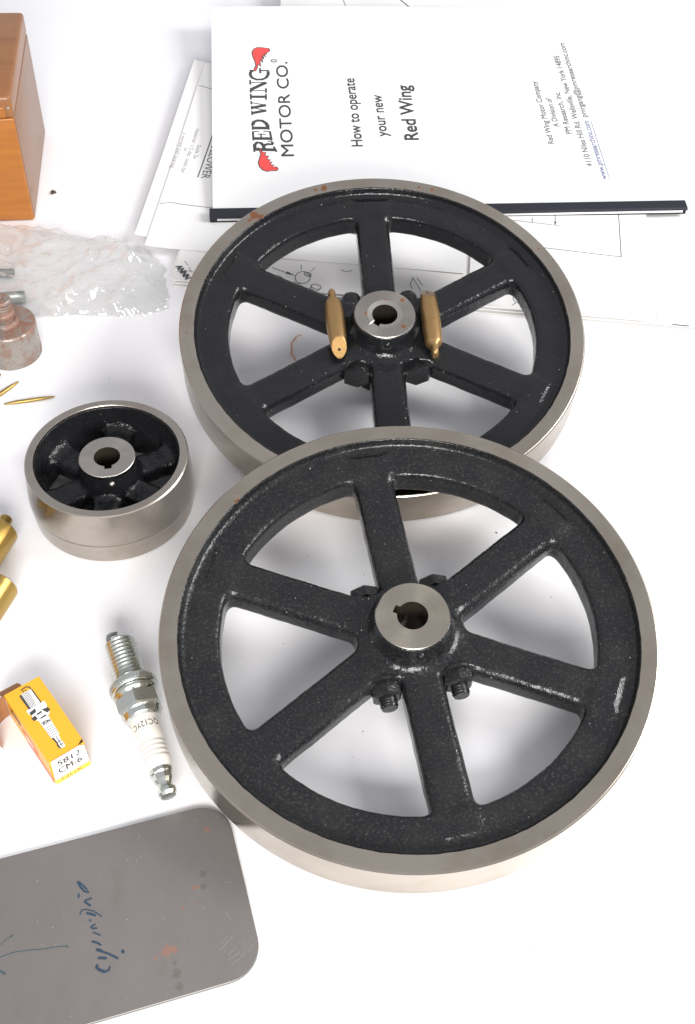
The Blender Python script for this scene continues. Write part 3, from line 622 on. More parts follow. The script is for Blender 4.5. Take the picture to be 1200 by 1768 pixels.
words([('Red Wing Motor Company', (210.5, 62.3), up_, lf, 66.3, 3.7, 0, 0, 0.12), ('A Division of', (216.8, 79.5), up_, lf, 30.5, 3.6, 0, 0, 0.12), ('PM Research, Inc.', (223.6, 72.2), up_, lf, 44.8, 3.7, 0, 0, 0.12), ('4110 Niles Hill Rd. Wellsville, New York 14895', (230.5, 39.1), up_, lf, 118.5, 3.7, 0, 0, 0.12), ('pmrgang@pmresearchinc.com', (236.8, 89.2), up_, lf, 83.5, 3.6, 0, 0, 0.12)], M['inkg'])
words([('www.pmresearchinc.com', (236.8, 26.1), up_, lf, 59.0, 3.6, 0, 0, 0.12)], M['link'])
ul = MB(); ul.ribbon([(238.4, 26.0), (238.4, 85.3)], 0.4); pz(ul); ul.build('printed_underline', M['link'], cover)

# ================================================================== FLYWHEELS
BC = (-21.16, 466.67, 38.78); FC = (3.85, 291.41, 35.25)
M['rim_b'] = mat_lathe('rust_spotted_turned_rim', (0.45, 0.405, 0.35), 0.25, pts=[(-61.5, 74.0, 22.3, 3.0), (-58.0, 72.5, 22.3, 2.2), (-64.0, 70.5, 22.3, 1.2), (-24.5, 92.5, 22.3, 2.2), (-29, 91.5, 22.3, 1.2), (33, 89.8, 22.3, 1.5), (26, 91.8, 22.3, 1.3), (84, 46, 22.3, 1.0), (-95.8, -2, 22.3, 0.8)], pit=0.5)
flywheel(BC, 0.0213, -0.1722, math.radians(9.5), 25.5, 'rear six-spoke flywheel lying half on the papers with two bronze handles on it', (M['rim_b'], M['black_new'], M['hub_b']), 'head', math.radians(230), 2.4)
flywheel(FC, 0.0158, -0.1270, math.radians(16.6), 19.0, 'front six-spoke flywheel leaning on the rim of the rear one', (M['rim_f'], M['black_old'], M['hub_f']), 'nut', math.radians(146), 0.0)

# ================================================================== PULLEY
def pulley():
    r0, hgt = 35.73, 30.5
    rot = math.radians(6)
    t = empty('belt_pulley', Matrix.Translation((-137.07 * S, 371.78 * S, 0)) @ Matrix.Rotation(rot, 4, 'Z'), 'small crowned belt pulley with black spoked inside, left of the flywheels', 'pulley')
    mb = MB()
    mb.lathe([[(31.4, hgt - 3), (31.7, hgt - 0.4), (32.0, hgt)], [(32.0, hgt), (35.2, hgt)], [(35.2, hgt), (r0, hgt - 0.5)],
              [(r0, hgt - 0.5), (36.35, 22), (36.75, 16), (36.85, 12.2)], [(36.85, 12.2), (36.55, 11.9), (36.5, 8), (36.2, 3), (35.9, 0.6)], [(35.9, 0.6), (35.3, 0)], [(35.3, 0), (31.5, 0)]], 160)
    mb.f = [list(reversed(f)) for f in mb.f]; mb.build('rim', M['pulley'], t)
    h = 0.6; x = np.arange(-34.5, 34.6, h, dtype=np.float32); z = np.arange(-1.2, 31.5, h, dtype=np.float32)
    X, Y = np.meshgrid(x, x, indexing='ij'); X = X[:, :, None]; Y = Y[:, :, None]; Z = z[None, None, :] - 14.0
    R = np.hypot(X, Y); A = np.arctan2(X, Y)
    d = np.maximum(R - 33.8, (31.4 - np.abs(Z + 0) * 0.0 - 1.0 * (1 - np.abs(Z) / 16)) - R); d = np.maximum(d, np.abs(Z - 1) - 14.6)
    sp_ = None
    for off in (-1, 0, 1):
        a = np.mod(A + math.pi / 6, math.pi / 3) - math.pi / 6 + off * math.pi / 3
        e = rbox2(R * np.sin(a), Z + 1.0, 6.6, 4.8, 3.4); e = np.maximum(e, np.maximum(R * np.cos(a) - 33, 2 - R * np.cos(a))); sp_ = e if sp_ is None else smin(sp_, e, 3.0)
    d = smin(d, sp_, 6.0)
    d = smin(d, np.maximum(R - (12.2 + 0.05 * (16 - Z).clip(0)), np.maximum(Z - 15.6, -12 - Z)), 4.0)
    d = d + 0.15 * np.sin(X * 0.9 + 1) * np.sin(Y * 0.8) * np.sin(Z * 0.9 + 2)
    d = np.maximum(d, 7.8 - R)
    Vv, Q = surface_nets(d, (x[0], x[0], z[0]), h)
    for nm, me in split_casting(Vv, Q, 15.5, 26.5, 0.0): link(nm, me, M['black_pul'], t)
    bushing(30.0, 12.1, 5.8, 3.2, 1.5, math.radians(-73) - rot, 28).build('hub_face', [M['hub_f2'], M['bore'], M['cham']], t)
    ss = MB(); ss.lathe([[(0.01, 0.9), (0.9, 0.7), (1.3, 0.1), (1.4, -1)]], 16, Matrix.Rotation(-rot + 0.35, 4, 'Z') @ Matrix.Translation((0, -12.6, 25.2)) @ Matrix.Rotation(math.radians(90), 4, 'X'))
    ss.build('hub_dome', M['cham'], t)
M['hub_f2'] = mat_lathe('turned_pulley_hub_face', (0.46, 0.43, 0.40), 0.30, pit=0.3)
pulley()

# ================================================================== BRONZE HANDLES on the rear wheel
def wheel_point(a, b, c):
    n = Vector((math.sin(0.0213), math.sin(-0.1722), 1)).normalized(); u = (Vector((1, 0, 0)) - n * n.x).normalized(); v = n.cross(u)
    return Vector(BC) + u * a + v * b + n * c, u, v, n
def handle(p0, p1, flip, label):
    """torpedo-shaped grip, tongue cut at both ends, the two tongues at right angles"""
    A, u, v, n = wheel_point(*p0); B, *_ = wheel_point(*p1)
    y = (B - A).normalized(); x = y.cross(n).normalized(); z = x.cross(y)
    t = empty('bronze_handle', frame_mat(A, x, y, z), label, 'handle', 'bronze grips on the rear flywheel')
    L = (B - A).length; mb = MB(); ns, nc = 72, 36; v_ = []; f_ = []
    def prof(s):
        a = b = 4.75 * (1 - 0.34 * abs(2 * s - 1) ** 2.0); oz = ox = 0.0
        e = s * L
        if e < 8.6:                                  # tongue standing on edge (thin in x)
            k = max(0.0, min(1.0, (8.6 - e) / 3.6)); k = k * k * (3 - 2 * k)
            a = a * (1 - k) + 1.9 * k; b = b * (1 - k) + 3.4 * k
            tip = max(0.0, 1 - (e / 2.2)); b *= math.sqrt(max(0.03, 1 - tip ** 2)); a *= (1 - 0.35 * tip)
        e2 = L - s * L
        if e2 < 10.0:                                # tongue lying flat (thin in z, cut from above)
            tip = max(0.0, 1 - e2 / 5.0); a *= math.sqrt(max(0.02, 1 - tip ** 2)); b *= math.sqrt(max(0.3, 1 - tip ** 2))
        return a, b, ox, oz
    mi = []
    for i in range(ns + 1):
        s = i / ns; s_ = s if not flip else 1 - s; a, b, ox, oz = prof(s_)
        for k in range(nc):
            th = 2 * math.pi * k / nc; cx, cz = math.cos(th), math.sin(th); pw = 0.9
            v_.append((ox + a * math.copysign(abs(cx) ** pw, cx), s * L, oz + b * math.copysign(abs(cz) ** pw, cz)))
    # cut facet: everything above the slanted plane near the flat tongue is pressed onto it
    for idx, (px, py, pz_) in enumerate(v_):
        e2 = (L - py) if not flip else py
        if e2 < 10.5:
            lim = -2.2 + 0.72 * e2
            if pz_ > lim: v_[idx] = (px, py, lim)
    for i in range(ns):
        for k in range(nc):
            q = (i * nc + k, (i + 1) * nc + k, (i + 1) * nc + (k + 1) % nc, i * nc + (k + 1) % nc)
            f_.append(q)
    f_.append(tuple(range(nc))); f_.append(tuple(ns * nc + k for k in reversed(range(nc))))
    cut = []; body = []
    for q in f_:
        c = sum((Vector(v_[i]) for i in q), Vector()) / len(q); e2 = (L - c.y) if not flip else c.y
        (cut if e2 < 10.3 and abs(c.z - (-2.2 + 0.72 * e2)) < 0.03 else body).append(q)
    mb.add(v_, body, True); mb.build('grip', M['bronze'], t)
    if cut:
        m2 = MB(); m2.add([(px, py, pz_ + 0.004) for px, py, pz_ in v_], cut, False); m2.build('cut_face', M['bronze_cut'] if not flip else M['bronze'], t)
    hy = (L - 3.6) if not flip else 3.6; hz = -2.2 + 0.72 * 3.6
    ho = MB(); ho.lathe([[(0.01, 0.06), (0.75, 0.06), (0.85, -0.3)]], 16, Matrix.Translation((0, hy, hz)) @ Matrix.Rotation(math.atan(0.72) * (-1 if not flip else 1), 4, 'X')); ho.build('pin_hole', M['hole'], t)
    if flip:
        hl = MB(); hl.box(-1.2, 1.4, L * 0.53, L * 0.53 + 0.7, 4.55, 4.85); hl.build('cross_mark', M['bronze_cut'], t)  # thin raised bar of cut bronze across the grip
handle((-27.9, 16.9, 0.7), (-19.3, -23.0, 0.7), False, 'bronze handle left of the rear hub, bright cut face towards the camera')
handle((19.3, 24.9, 0.7), (26.4, -18.0, 0.7), True, 'bronze handle right of the rear hub, drilled flat tip pointing away')

# ================================================================== SPARK PLUG
def spark_plug():
    A = Vector((-115.2, 287.6, 11.2)); B = Vector((-82.2, 222.4, 8.0))       # electrode end -> terminal
    z = (B - A).normalized(); x = Vector((0, 0, 1)).cross(z).normalized(); y = z.cross(x)   # y points up
    t = empty('spark_plug', frame_mat(A, x, y, z), 'loose spark plug with zinc shell and cream ceramic, beside the yellow box', 'spark plug')
    L = (B - A).length
    th = MB(); st_ = [[(1.9, 2.5), (3.9, 0.3), (4.4, 0.0)], [(4.4, 0.0), (5.4, 0.7)]]
    zz = 0.7
    while zz < 19.6: st_ += [[(5.25, zz), (6.25, zz + 0.75)], [(6.25, zz + 0.75), (6.25, zz + 1.0)], [(6.25, zz + 1.0), (5.25, zz + 1.75)]]; zz += 1.8
    th.lathe(st_ + [[(5.25, zz), (5.25, 21)]], 44); th.build('threaded_shell', M['zinc'], t)
    ce = MB(); ce.lathe([[(0.01, -1.0), (0.9, -0.9), (1.1, 0.0), (1.5, 2.5)]], 16); ce.build('centre_electrode', M['dull'], t)
    ge = MB(); ge.tube([(-3.9, 1.2, 1.0), (-3.9, 1.3, -1.6), (-3.4, 1.3, -3.0), (-2.0, 1.1, -3.7), (0.2, 0.6, -3.7)], [0.95, 0.95, 0.95, 0.9, 0.8], 8); ge.build('ground_electrode', M['dull'], t)
    gk = MB()
    gk.lathe([[(5.2, 20.6), (8.9, 20.8), (9.3, 21.4), (9.3, 24.0), (8.9, 24.6), (6.8, 24.9)]], 48)
    for k in range(48):
        a = 2 * math.pi * k / 48; R_ = Matrix.Rotation(a, 4, 'Z'); p = [R_ @ Vector(q) for q in ((9.25, -0.3, 21.6), (9.25, 0.3, 21.6), (9.25, 0.3, 23.9), (9.25, -0.3, 23.9), (9.6, -0.2, 21.8), (9.6, 0.2, 21.8), (9.6, 0.2, 23.7), (9.6, -0.2, 23.7))]
        gk.add(p, [(4, 5, 6, 7), (0, 1, 5, 4), (1, 2, 6, 5), (2, 3, 7, 6), (3, 0, 4, 7)])
    gk.lathe([[(6.8, 24.9), (8.4, 25.2), (8.9, 26.0), (8.4, 27.0), (7.6, 27.3), (7.2, 28.6)]], 48); gk.build('gasket_ring', M['zinc'], t)
    hx = MB(); a0 = math.radians(30 + 8)
    lo, md, hi = hexpoly(8.2, a0), hexpoly(9.3, a0), hexpoly(8.2, a0)
    v = [(*p, 27.8) for p in lo] + [(*p, 28.8) for p in md] + [(*p, 34.2) for p in md] + [(*p, 35.4) for p in hi]
    for q in range(3):
        for k in range(6): hx.add([v[q * 6 + k], v[q * 6 + (k + 1) % 6], v[q * 6 + 6 + (k + 1) % 6], v[q * 6 + 6 + k]], [(0, 1, 2, 3)])
    hx.lathe([[(8.0, 35.2), (7.2, 35.9), (7.3, 37.2), (6.6, 38.4), (5.4, 38.7)]], 40); hx.build('hex_body', M['zinc'], t)
    cr = MB(); pr = [(5.45, 38.0), (5.4, 46.5), (5.3, 48.2)]
    zz = 48.4
    for k in range(5): pr += [(5.25, zz), (5.3, zz + 0.9), (5.1, zz + 1.4), (5.1, zz + 1.9)]; zz += 2.15
    pr += [(4.75, zz + 0.3), (4.55, 61.4), (4.2, 62.2)]
    cr.lathe([pr], 44); cer = cr.build('ceramic_insulator', M['ceramic'], t)
    tx = MB(); v, f, w = text_geo('QC12YC'); k = 11.4 / w
    # lettering wraps round the insulator, tops towards the terminal
    P = [];
    for q in v:
        a = math.radians(90) + ((q[0] * k) - 5.7) / 5.45 + 0.05; P.append((5.50 * math.cos(a), 5.50 * math.sin(a), 41.6 + q[1] * 2.5))
    a_, b_, c_ = (Vector(P[i]) for i in f[0][:3]); cc = (a_ + b_ + c_) / 3
    fs = f if (b_ - a_).cross(c_ - a_).dot(Vector((cc.x, cc.y, 0))) > 0 else [tuple(reversed(q)) for q in f]
    tx.add(P, fs); tx.build('printed_text', M['ink'], cer)
    tm = MB(); tm.lathe([[(3.4, 61.4), (4.5, 61.6), (4.7, 62.2), (4.6, 63.4), (4.1, 64.0), (3.8, 66.2), (3.0, 67.8), (2.7, 68.8), (3.2, 69.6), (3.7, 70.2), (3.7, 71.8), (2.9, 73.0)], [(2.9, 73.0), (0.01, 73.1)]], 14, smooth=False); tm.build('terminal_cap', M['zinc'], t)
spark_plug()

# ================================================================== YELLOW SPARK PLUG BOX
def carton():
    h = 16.0; P0 = Vector((-152.5, 255.0, 0)); d1 = (Vector((-128.0, 227.9, 0)) - P0); l = d1.length
    y = -d1.normalized(); xx = Vector((-y.y, y.x, 0)) * -1          # y: away from the camera, x: to the right
    o = Vector((-128.0, 227.9, 0)); wd = 14.95
    t = empty('spark_plug_box', frame_mat(o, xx, y, (0, 0, 1)), 'small yellow spark plug carton printed with a plug drawing and 5812 CM-6', 'box')
    b = MB(); b.add([(0, 0, h), (wd, 0, h), (wd, l, h), (0, l, h)], [(0, 1, 2, 3)]); topp = b.build('top_panel', M['yellow'], t)
    b = MB(); b.add([(0, 0, 0), (0, 0, h), (0, l, h), (0, l, 0)], [(0, 1, 2, 3)]); sd = b.build('side_panel', M['yellow'], t)
    b = MB(); b.add([(wd, 0, 0), (wd, l, 0), (wd, l, h), (wd, 0, h)], [(0, 1, 2, 3)]); b.add([(0, 0.6, 0.1), (0, l, 0.1), (wd, l, 0.1), (wd, 0.6, 0.1)], [(0, 1, 2, 3)]); b.build('side_panel', M['yellow'], t)
    b = MB(); b.add([(0, l - 0.4, 0), (0, l - 0.4, h - 0.1), (wd, l - 0.4, h - 0.1), (wd, l - 0.4, 0)], [(0, 1, 2, 3)]); b.build('end_panel', M['kraft'], t)
    # printed red/white emblem band on the left side panel
    b = MB(); xs = -0.06
    b.add([(xs, 0.2, 0), (xs, l - 14, 0), (xs, l - 18, 3.2), (xs, 0.2, 3.6)], [(0, 3, 2, 1)]); b.build('printed_band', M['pink'], sd)
    el = [(4.6 * math.cos(a * 0.2618) * 1.5, 3.1 * math.sin(a * 0.2618)) for a in range(24)]
    b = MB(); b.add([(xs - 0.03, 18 + p, 6.4 + q) for p, q in el], [tuple(range(24))]); b.build('printed_emblem', M['redo'], sd)
    b = MB(); b.add([(xs - 0.06, 18 + p * 0.55, 6.4 + q * 0.4) for p, q in el], [tuple(range(24))]); b.build('printed_emblem', M['white_print'], sd)
    b = MB()
    for k in range(3): b.add([(xs, l - 4 - k * 3.0, 8.6), (xs, l - 5.8 - k * 3.0, 8.6), (xs, l - 5.8 - k * 3.0, 12.2), (xs, l - 4 - k * 3.0, 12.2)], [(3, 2, 1, 0)])
    b.build('printed_mark', M['line'], sd)
    # tucked end flap towards the camera
    ef = MB(); ef.add([(0.9, -0.1, h - 0.4), (2.4, -0.3, h + 0.05), (wd - 2.6, -0.3, h + 0.05), (wd - 0.4, -0.1, h - 1.6), (wd, -1.0, 0.2), (0.3, -1.0, 0.2)], [(5, 4, 3, 2, 1, 0)])
    ef.add([(0, 0.25, 0), (wd, 0.25, 0), (wd, 0.25, h - 0.05), (0, 0.25, h - 0.05)], [(0, 1, 2, 3)], False, 1); end = ef.build('end_flap', [M['white'], M['orange']], t)
    yy = lambda z: -0.12 - 0.9 * (1 - z / h) - 0.06
    def on_end(mb, pts, fs): mb.add([(px, yy(pz_) - 0.03 - 0.02 * k, pz_) for k, (px, pz_) in [(0, p) for p in pts]], fs)
    st = MB(); on_end(st, [(0.34, 0.3), (wd - 0.04, 0.3), (wd - 0.06, 3.2), (0.38, 3.2)], [(0, 1, 2, 3)]); st.build('printed_band', M['lemon'], end)
    for body, x0, z0, ww, cp, mt in (('5812', 3.0, 10.6, 9.4, 3.2, 'ink'), ('CM-6', 2.6, 6.0, 9.6, 3.4, 'ink'), ('NGK', 2.8, 0.7, 9.2, 2.5, 'redo')):
        q = MB(); v, f, w = text_geo(body); k = ww / w
        for j, bb in enumerate((-0.12, 0.12)):
            P = [(x0 + p[0] * k + bb, yy(z0 + p[1] * cp) - 0.07 - 0.01 * j, z0 + p[1] * cp + bb * 0.5) for p in v]
            a_, b_, c_ = (Vector(P[i]) for i in f[0][:3]); q.add(P, f if (b_ - a_).cross(c_ - a_).y < 0 else [tuple(reversed(g)) for g in f])
        q.build('printed_text', M[mt], end)
    b = MB(); b.add([(wd - 2.6, 0.1, h + 0.06), (wd - 0.2, 0.1, h - 0.02), (wd - 0.2, 1.7, h + 0.06)], [(0, 1, 2)]); b.build('tuck_slot', M['hole'], t)
    # plug picture printed on the top panel (drawn along y, threads away from the camera)
    def on_top(name, mat, polys, z):
        q = MB()
        for p in polys: q.poly([(wd / 2 + a, b_) for a, b_ in p], z)
        q.build(name, M[mat], topp)
    Z0 = h + 0.05
    on_top('printed_plug_white', 'white_print', [[(-2.3, 33), (2.3, 33), (2.4, 25.0), (-2.4, 25.0)], [(-3.6, 25.2), (3.8, 25.2), (3.9, 23.4), (3.2, 21.6), (3.7, 20.6), (2.6, 18.6), (-2.4, 18.6), (-3.6, 20.4), (-3.0, 21.8), (-3.8, 23.4)], [(-2.0, 18.7), (2.0, 18.7), (1.7, 8.6), (-1.7, 8.6)], [(-1.2, 8.6), (1.2, 8.6), (0.9, 5.6), (1.2, 4.2), (0.9, 2.6), (-0.9, 2.6), (-1.2, 4.2), (-0.9, 5.6)]], Z0)
    on_top('printed_plug_black', 'ink', [[(-2.9, 32.6), (-2.0, 33), (-1.9, 25.0), (-2.7, 25.0)], [(2.1, 33.0), (2.6, 32.5), (2.8, 25.1), (2.3, 25.1)], [(-3.3, 23.6), (-0.5, 24.2), (-0.9, 22.4), (-3.2, 22.0)], [(1.2, 22.2), (3.7, 21.8), (3.9, 20.2), (2.4, 19.6)], [(-3.8, 20.9), (-2.0, 21.3), (-1.8, 19.2), (-3.4, 19.2)], [(-1.4, 21.6), (1.0, 21.8), (0.8, 21.0), (-1.2, 20.8)], [(-0.9, 19.2), (1.6, 19.4), (1.4, 18.7), (-1.0, 18.6)], [(-1.6, 8.6), (-0.9, 8.6), (-0.6, 5.6), (-0.9, 4.2), (-0.6, 2.6), (-1.2, 2.7), (-1.5, 4.2), (-1.2, 5.6)]], Z0 + 0.04)
    q = MB()
    for k in range(11): q.ribbon([(wd / 2 - 2.2, 32.4 - k * 0.68), (wd / 2 + 1.2 - 0.05 * k, 32.5 - k * 0.68)], 0.26, Z0 + 0.08)
    for k in range(5): q.ribbon([(wd / 2 - 1.9, 13.6 - k * 1.05), (wd / 2 + 1.75, 13.7 - k * 1.05)], 0.22, Z0 + 0.08)
    q.ribbon([(wd / 2 + 2.2, 33), (wd / 2 + 2.1, 34.2), (wd / 2 + 1.3, 34.9), (wd / 2 - 0.3, 34.9), (wd / 2 - 1.2, 34.4)], 0.5, Z0 + 0.08)
    q.ribbon([(wd / 2 - 0.8, 33), (wd / 2 - 0.7, 33.9), (wd / 2 + 0.3, 33.9), (wd / 2 + 0.4, 33)], 0.3, Z0 + 0.08)
    q.ribbon([(wd / 2 + 0.9, 5.8), (wd / 2 - 0.7, 5.6)], 0.3, Z0 + 0.08); q.ribbon([(wd / 2 + 1.1, 4.2), (wd / 2 - 0.9, 4.1)], 0.3, Z0 + 0.08); q.ribbon([(wd / 2 + 0.1, 8.4), (wd / 2 + 0.1, 2.8)], 0.25, Z0 + 0.08)
    q.build('printed_line', M['ink'], topp)
    q = MB(); put_text(q, 'NGK', (wd / 2 + 1.6, 16.9), (-1, 0), (0, -1), 3.3, 1.5, Z0 + 0.1, 0, 0.05); q.build('printed_text', M['ink'], topp)
    # opened flaps of raw brown card at the far end
    def flap(pts, thick=0.5):
        q = MB(); n = len(pts); v = [Vector(p) for p in pts]; nn = (v[1] - v[0]).cross(v[2] - v[0]).normalized() * thick
        q.add(v + [p + nn for p in v], [tuple(range(n - 1, -1, -1)), tuple(range(n, 2 * n))] + [(i, (i + 1) % n, n + (i + 1) % n, n + i) for i in range(n)]); q.build('open_flap', M['kraft'], t)
    flap([(0.3, l - 0.2, 11.5), (8.2, l - 0.2, 11.5), (8.4, l + 5.2, 9.4), (7.6, l + 6.6, 8.9), (0.4, l + 6.8, 8.8), (-0.4, l + 5.4, 9.3)])
    # curled side flap, bent round to the left
    q = MB(); n = 14
    pts = [(-0.1 - 9.5 * math.sin(math.pi * 0.62 * i / n), l + 0.4 - 9.0 * (1 - math.cos(math.pi * 0.62 * i / n))) for i in range(n + 1)]
    v = []
    for px, py in pts: v += [(px, py, 1.0), (px, py, 14.6)]
    for px, py in pts: v += [(px - 0.1, py + 0.5, 1.0), (px - 0.1, py + 0.5, 14.6)]
    m = 2 * (n + 1)
    for i in range(n): q.add([v[2 * i], v[2 * i + 1], v[2 * i + 3], v[2 * i + 2], v[m + 2 * i], v[m + 2 * i + 1], v[m + 2 * i + 3], v[m + 2 * i + 2]], [(0, 1, 2, 3), (7, 6, 5, 4), (1, 5, 6, 2), (0, 3, 7, 4)])
    q.add(v[2 * n:2 * n + 2] + v[m + 2 * n:m + 2 * n + 2], [(0, 1, 3, 2)])
    q.build('open_flap', M['kraft'], t)
carton()

# ================================================================== STEEL PLATE
def plate():
    x0, y0 = Vector((-139.6, 195.4)), Vector((-73.9, 221.2))
    d = (y0 - x0).normalized(); nrm = Vector((d.y, -d.x))               # d along the long edge, nrm towards the camera
    far = Vector((-61.8, 225.95)); wdt = 68.0; ln = 190; rc = 12.5
    P = lambda a, b: far - d * a + nrm * b
    pts = []
    for k in range(9): a = math.radians(90 * k / 8); pts.append(P(rc - rc * math.sin(a), rc - rc * math.cos(a)))
    for k in range(9): a = math.radians(90 * k / 8); pts.append(P(rc - rc * math.cos(a), wdt - rc + rc * math.sin(a)))
    pts += [P(ln, wdt), P(ln, 0)]
    t = empty('steel_plate', Matrix.Translation((0, 0, 0)), 'flat grey steel plate with rounded corners and blue handwriting, nearest the camera', 'plate')
    n = len(pts); c = sum(pts, Vector((0, 0))) / n
    ins = [p + (c - p).normalized() * 0.3 for p in pts]
    mb = MB(); mb.poly([tuple(p) for p in ins], 2.0); mb.v = [(x, y, 2.0) for x, y, z in mb.v]; body = mb.build('plate_face', M['plate'], t)
    e = MB(); v = [(p.x, p.y, 0.7) for p in pts] + [(p.x, p.y, 1.75) for p in pts] + [(p.x, p.y, 2.0) for p in ins]
    e.add(v, [(i, n + i, n + (i + 1) % n, (i + 1) % n) for i in range(n)] + [(n + i, 2 * n + i, 2 * n + (i + 1) % n, n + (i + 1) % n) for i in range(n)])
    e.build('plate_edge', M['plate_edge'], t)
    HAND = [(1.0, [(-109.4, 189.1), (-108.0, 187.3), (-106.1, 185.7), (-104.7, 185.7)]), (0.8, [(-108.9, 189.0), (-107.2, 187.9), (-105.4, 186.5)]), (0.8, [(-107.9, 184.6), (-107.7, 183.3)]), (0.8, [(-103.1, 183.4), (-105.1, 182.4)]), (0.9, [(-105.1, 181.9), (-102.8, 180.7)]), (0.5, [(-105.7, 177.2), (-105.5, 178.7), (-104.3, 179.2), (-101.5, 178.9), (-99.4, 178.0), (-97.9, 177.1)]), (1.0, [(-103.3, 177.9), (-101.6, 177.7), (-100.3, 177.3)]), (0.8, [(-101.7, 175.5), (-101.5, 175.3)]), (0.7, [(-99.6, 174.1), (-100.8, 173.1), (-100.2, 172.6), (-98.6, 172.8)]), (0.5, [(-99.6, 171.2), (-98.2, 170.9), (-96.8, 170.4)]), (0.8, [(-99.1, 168.0), (-97.7, 167.8), (-95.8, 167.1)]), (1.2, [(-96.8, 165.3), (-95.2, 165.0)]), (0.8, [(-95.4, 164.9), (-92.4, 164.2), (-88.9, 162.9)]), (1.0, [(-95.5, 162.5), (-93.0, 162.6)]), (1.3, [(-87.9, 165.6), (-87.5, 165.2)]), (1.1, [(-95.5, 159.9), (-95.5, 159.2), (-94.3, 158.4), (-92.4, 157.9)]), (0.7, [(-92.4, 157.9), (-91.1, 158.5), (-91.0, 159.8)])]
    HAND2 = [(0.5, [(-131.4, 158.6), (-129.2, 160.0), (-126.8, 161.3), (-124.8, 162.1), (-119.2, 163.4), (-116.0, 163.8), (-110.9, 165.2), (-107.9, 165.7)]), (0.9, [(-107.8, 165.6), (-107.2, 165.5)]), (0.4, [(-130.4, 164.2), (-129.2, 166.0), (-127.8, 167.3)]), (0.9, [(-127.8, 167.3), (-127.3, 167.7)]), (1.0, [(-127.9, 155.2), (-126.9, 154.8), (-126.1, 154.4)])]
    for nm, H, mt in (('ink_handwriting', HAND, 'blue'), ('ink_stroke', HAND2, 'blue2')):
        q = MB()
        for hi_, (w, p) in enumerate(H):
            zz = 2.03 + 0.012 * hi_; sm = []
            for a, b in zip(p[:-1], p[1:]): sm += [a, ((a[0] + b[0]) / 2, (a[1] + b[1]) / 2)]
            sm.append(p[-1])
            # rounded, swelling pen strokes
            m = len(sm); v = []
            Q = [Vector(k) for k in sm]
            d0 = (Q[1] - Q[0]).normalized(); d1 = (Q[-1] - Q[-2]).normalized()
            Q = [Q[0] - d0 * w * 0.35] + Q + [Q[-1] + d1 * w * 0.35]; m = len(Q)
            for i in range(m):
                dd = (Q[min(i + 1, m - 1)] - Q[max(i - 1, 0)]).normalized(); o = Vector((-dd.y, dd.x)) * w * 0.40 * (0.35 if i in (0, m - 1) else 1.0)
                v += [(Q[i].x - o.x, Q[i].y - o.y, zz), (Q[i].x + o.x, Q[i].y + o.y, zz)]
            q.add(v, [(2 * i, 2 * i + 2, 2 * i + 3, 2 * i + 1) for i in range(m - 1)])
        q.build(nm, M[mt], body)
    rs = random.Random(9); q = MB()
    for k in range(26):
        cx_, cy_ = (-48 + rs.gauss(0, 4.5), 168 + rs.gauss(0, 5.0)) if k < 16 else (rs.uniform(-110, -55), rs.uniform(165, 215))
        a_ = rs.gauss(0.85, 0.18) if k < 16 else rs.uniform(0, 3.1); l_ = rs.uniform(2, 9) if k < 16 else rs.uniform(0.8, 3)
        p0 = Vector((cx_ - math.cos(a_) * l_ / 2, cy_ - math.sin(a_) * l_ / 2)); p1 = Vector((cx_ + math.cos(a_) * l_ / 2, cy_ + math.sin(a_) * l_ / 2))
        ok = all(0.8 < (far - p).dot(d) < 120 and 3 < (p - far).dot(nrm) < wdt - 3 for p in (p0, p1))
        if ok: q.ribbon([tuple(p0), tuple((p0 + p1) / 2), tuple(p1)], rs.uniform(0.08, 0.2), 2.02 + 0.002 * k)
    tag(q.build('scratch', M['scr'], body), kind='stuff')
plate()

# ================================================================== WOODEN BOX
def wooden_box():
    b1, b2 = Vector((-228.3, 574.2, 0)), Vector((-245.4, 662.3, 0))
    y = (b2 - b1).normalized(); x = Vector((y.y, -y.x, 0)); dep = (b2 - b1).length; w = 130; h = 66.7; H = 79.5
    t = empty('wooden_box', frame_mat(b1, x, y, (0, 0, 1)), 'varnished wooden box with closed lid at the left edge', 'box')
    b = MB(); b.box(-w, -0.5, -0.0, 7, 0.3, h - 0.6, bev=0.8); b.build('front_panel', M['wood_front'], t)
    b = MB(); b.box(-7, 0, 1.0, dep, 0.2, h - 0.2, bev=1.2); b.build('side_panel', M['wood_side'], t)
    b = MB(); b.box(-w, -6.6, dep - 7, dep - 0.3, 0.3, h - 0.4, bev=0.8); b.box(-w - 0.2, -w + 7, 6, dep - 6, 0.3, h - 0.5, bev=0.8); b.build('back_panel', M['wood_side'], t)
    b = MB(); b.box(-w + 1, -2.6, 2.6, dep - 2.4, h - 2.0, h + 0.9); b.build('lid_gap', M['crack'], t)
    # lid: rounded upper edges
    import bmesh
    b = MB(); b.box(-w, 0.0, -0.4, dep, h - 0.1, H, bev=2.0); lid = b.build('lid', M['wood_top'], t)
    s_ = MB(); s_.box(-w, -4.2, -1.0, 1.0, h + 0.4, h + 7.0, bev=0.8); s_.build('lid_front_strip', M['wood_front'], lid)
    c = MB(); c.box(-w, -6, -0.9, 3.0, h + 7.05, h + 7.5); c.build('crack', M['crack'], lid)
    n_ = MB(); n_.lathe([[(0.01, 0.5), (0.7, 0.3), (0.9, -0.2)]], 16, Matrix.Translation((-2.4, -0.3, h + 6.2)) @ Matrix.Rotation(math.radians(60), 4, 'X')); n_.build('pin_head', M['cham'], lid)
wooden_box()

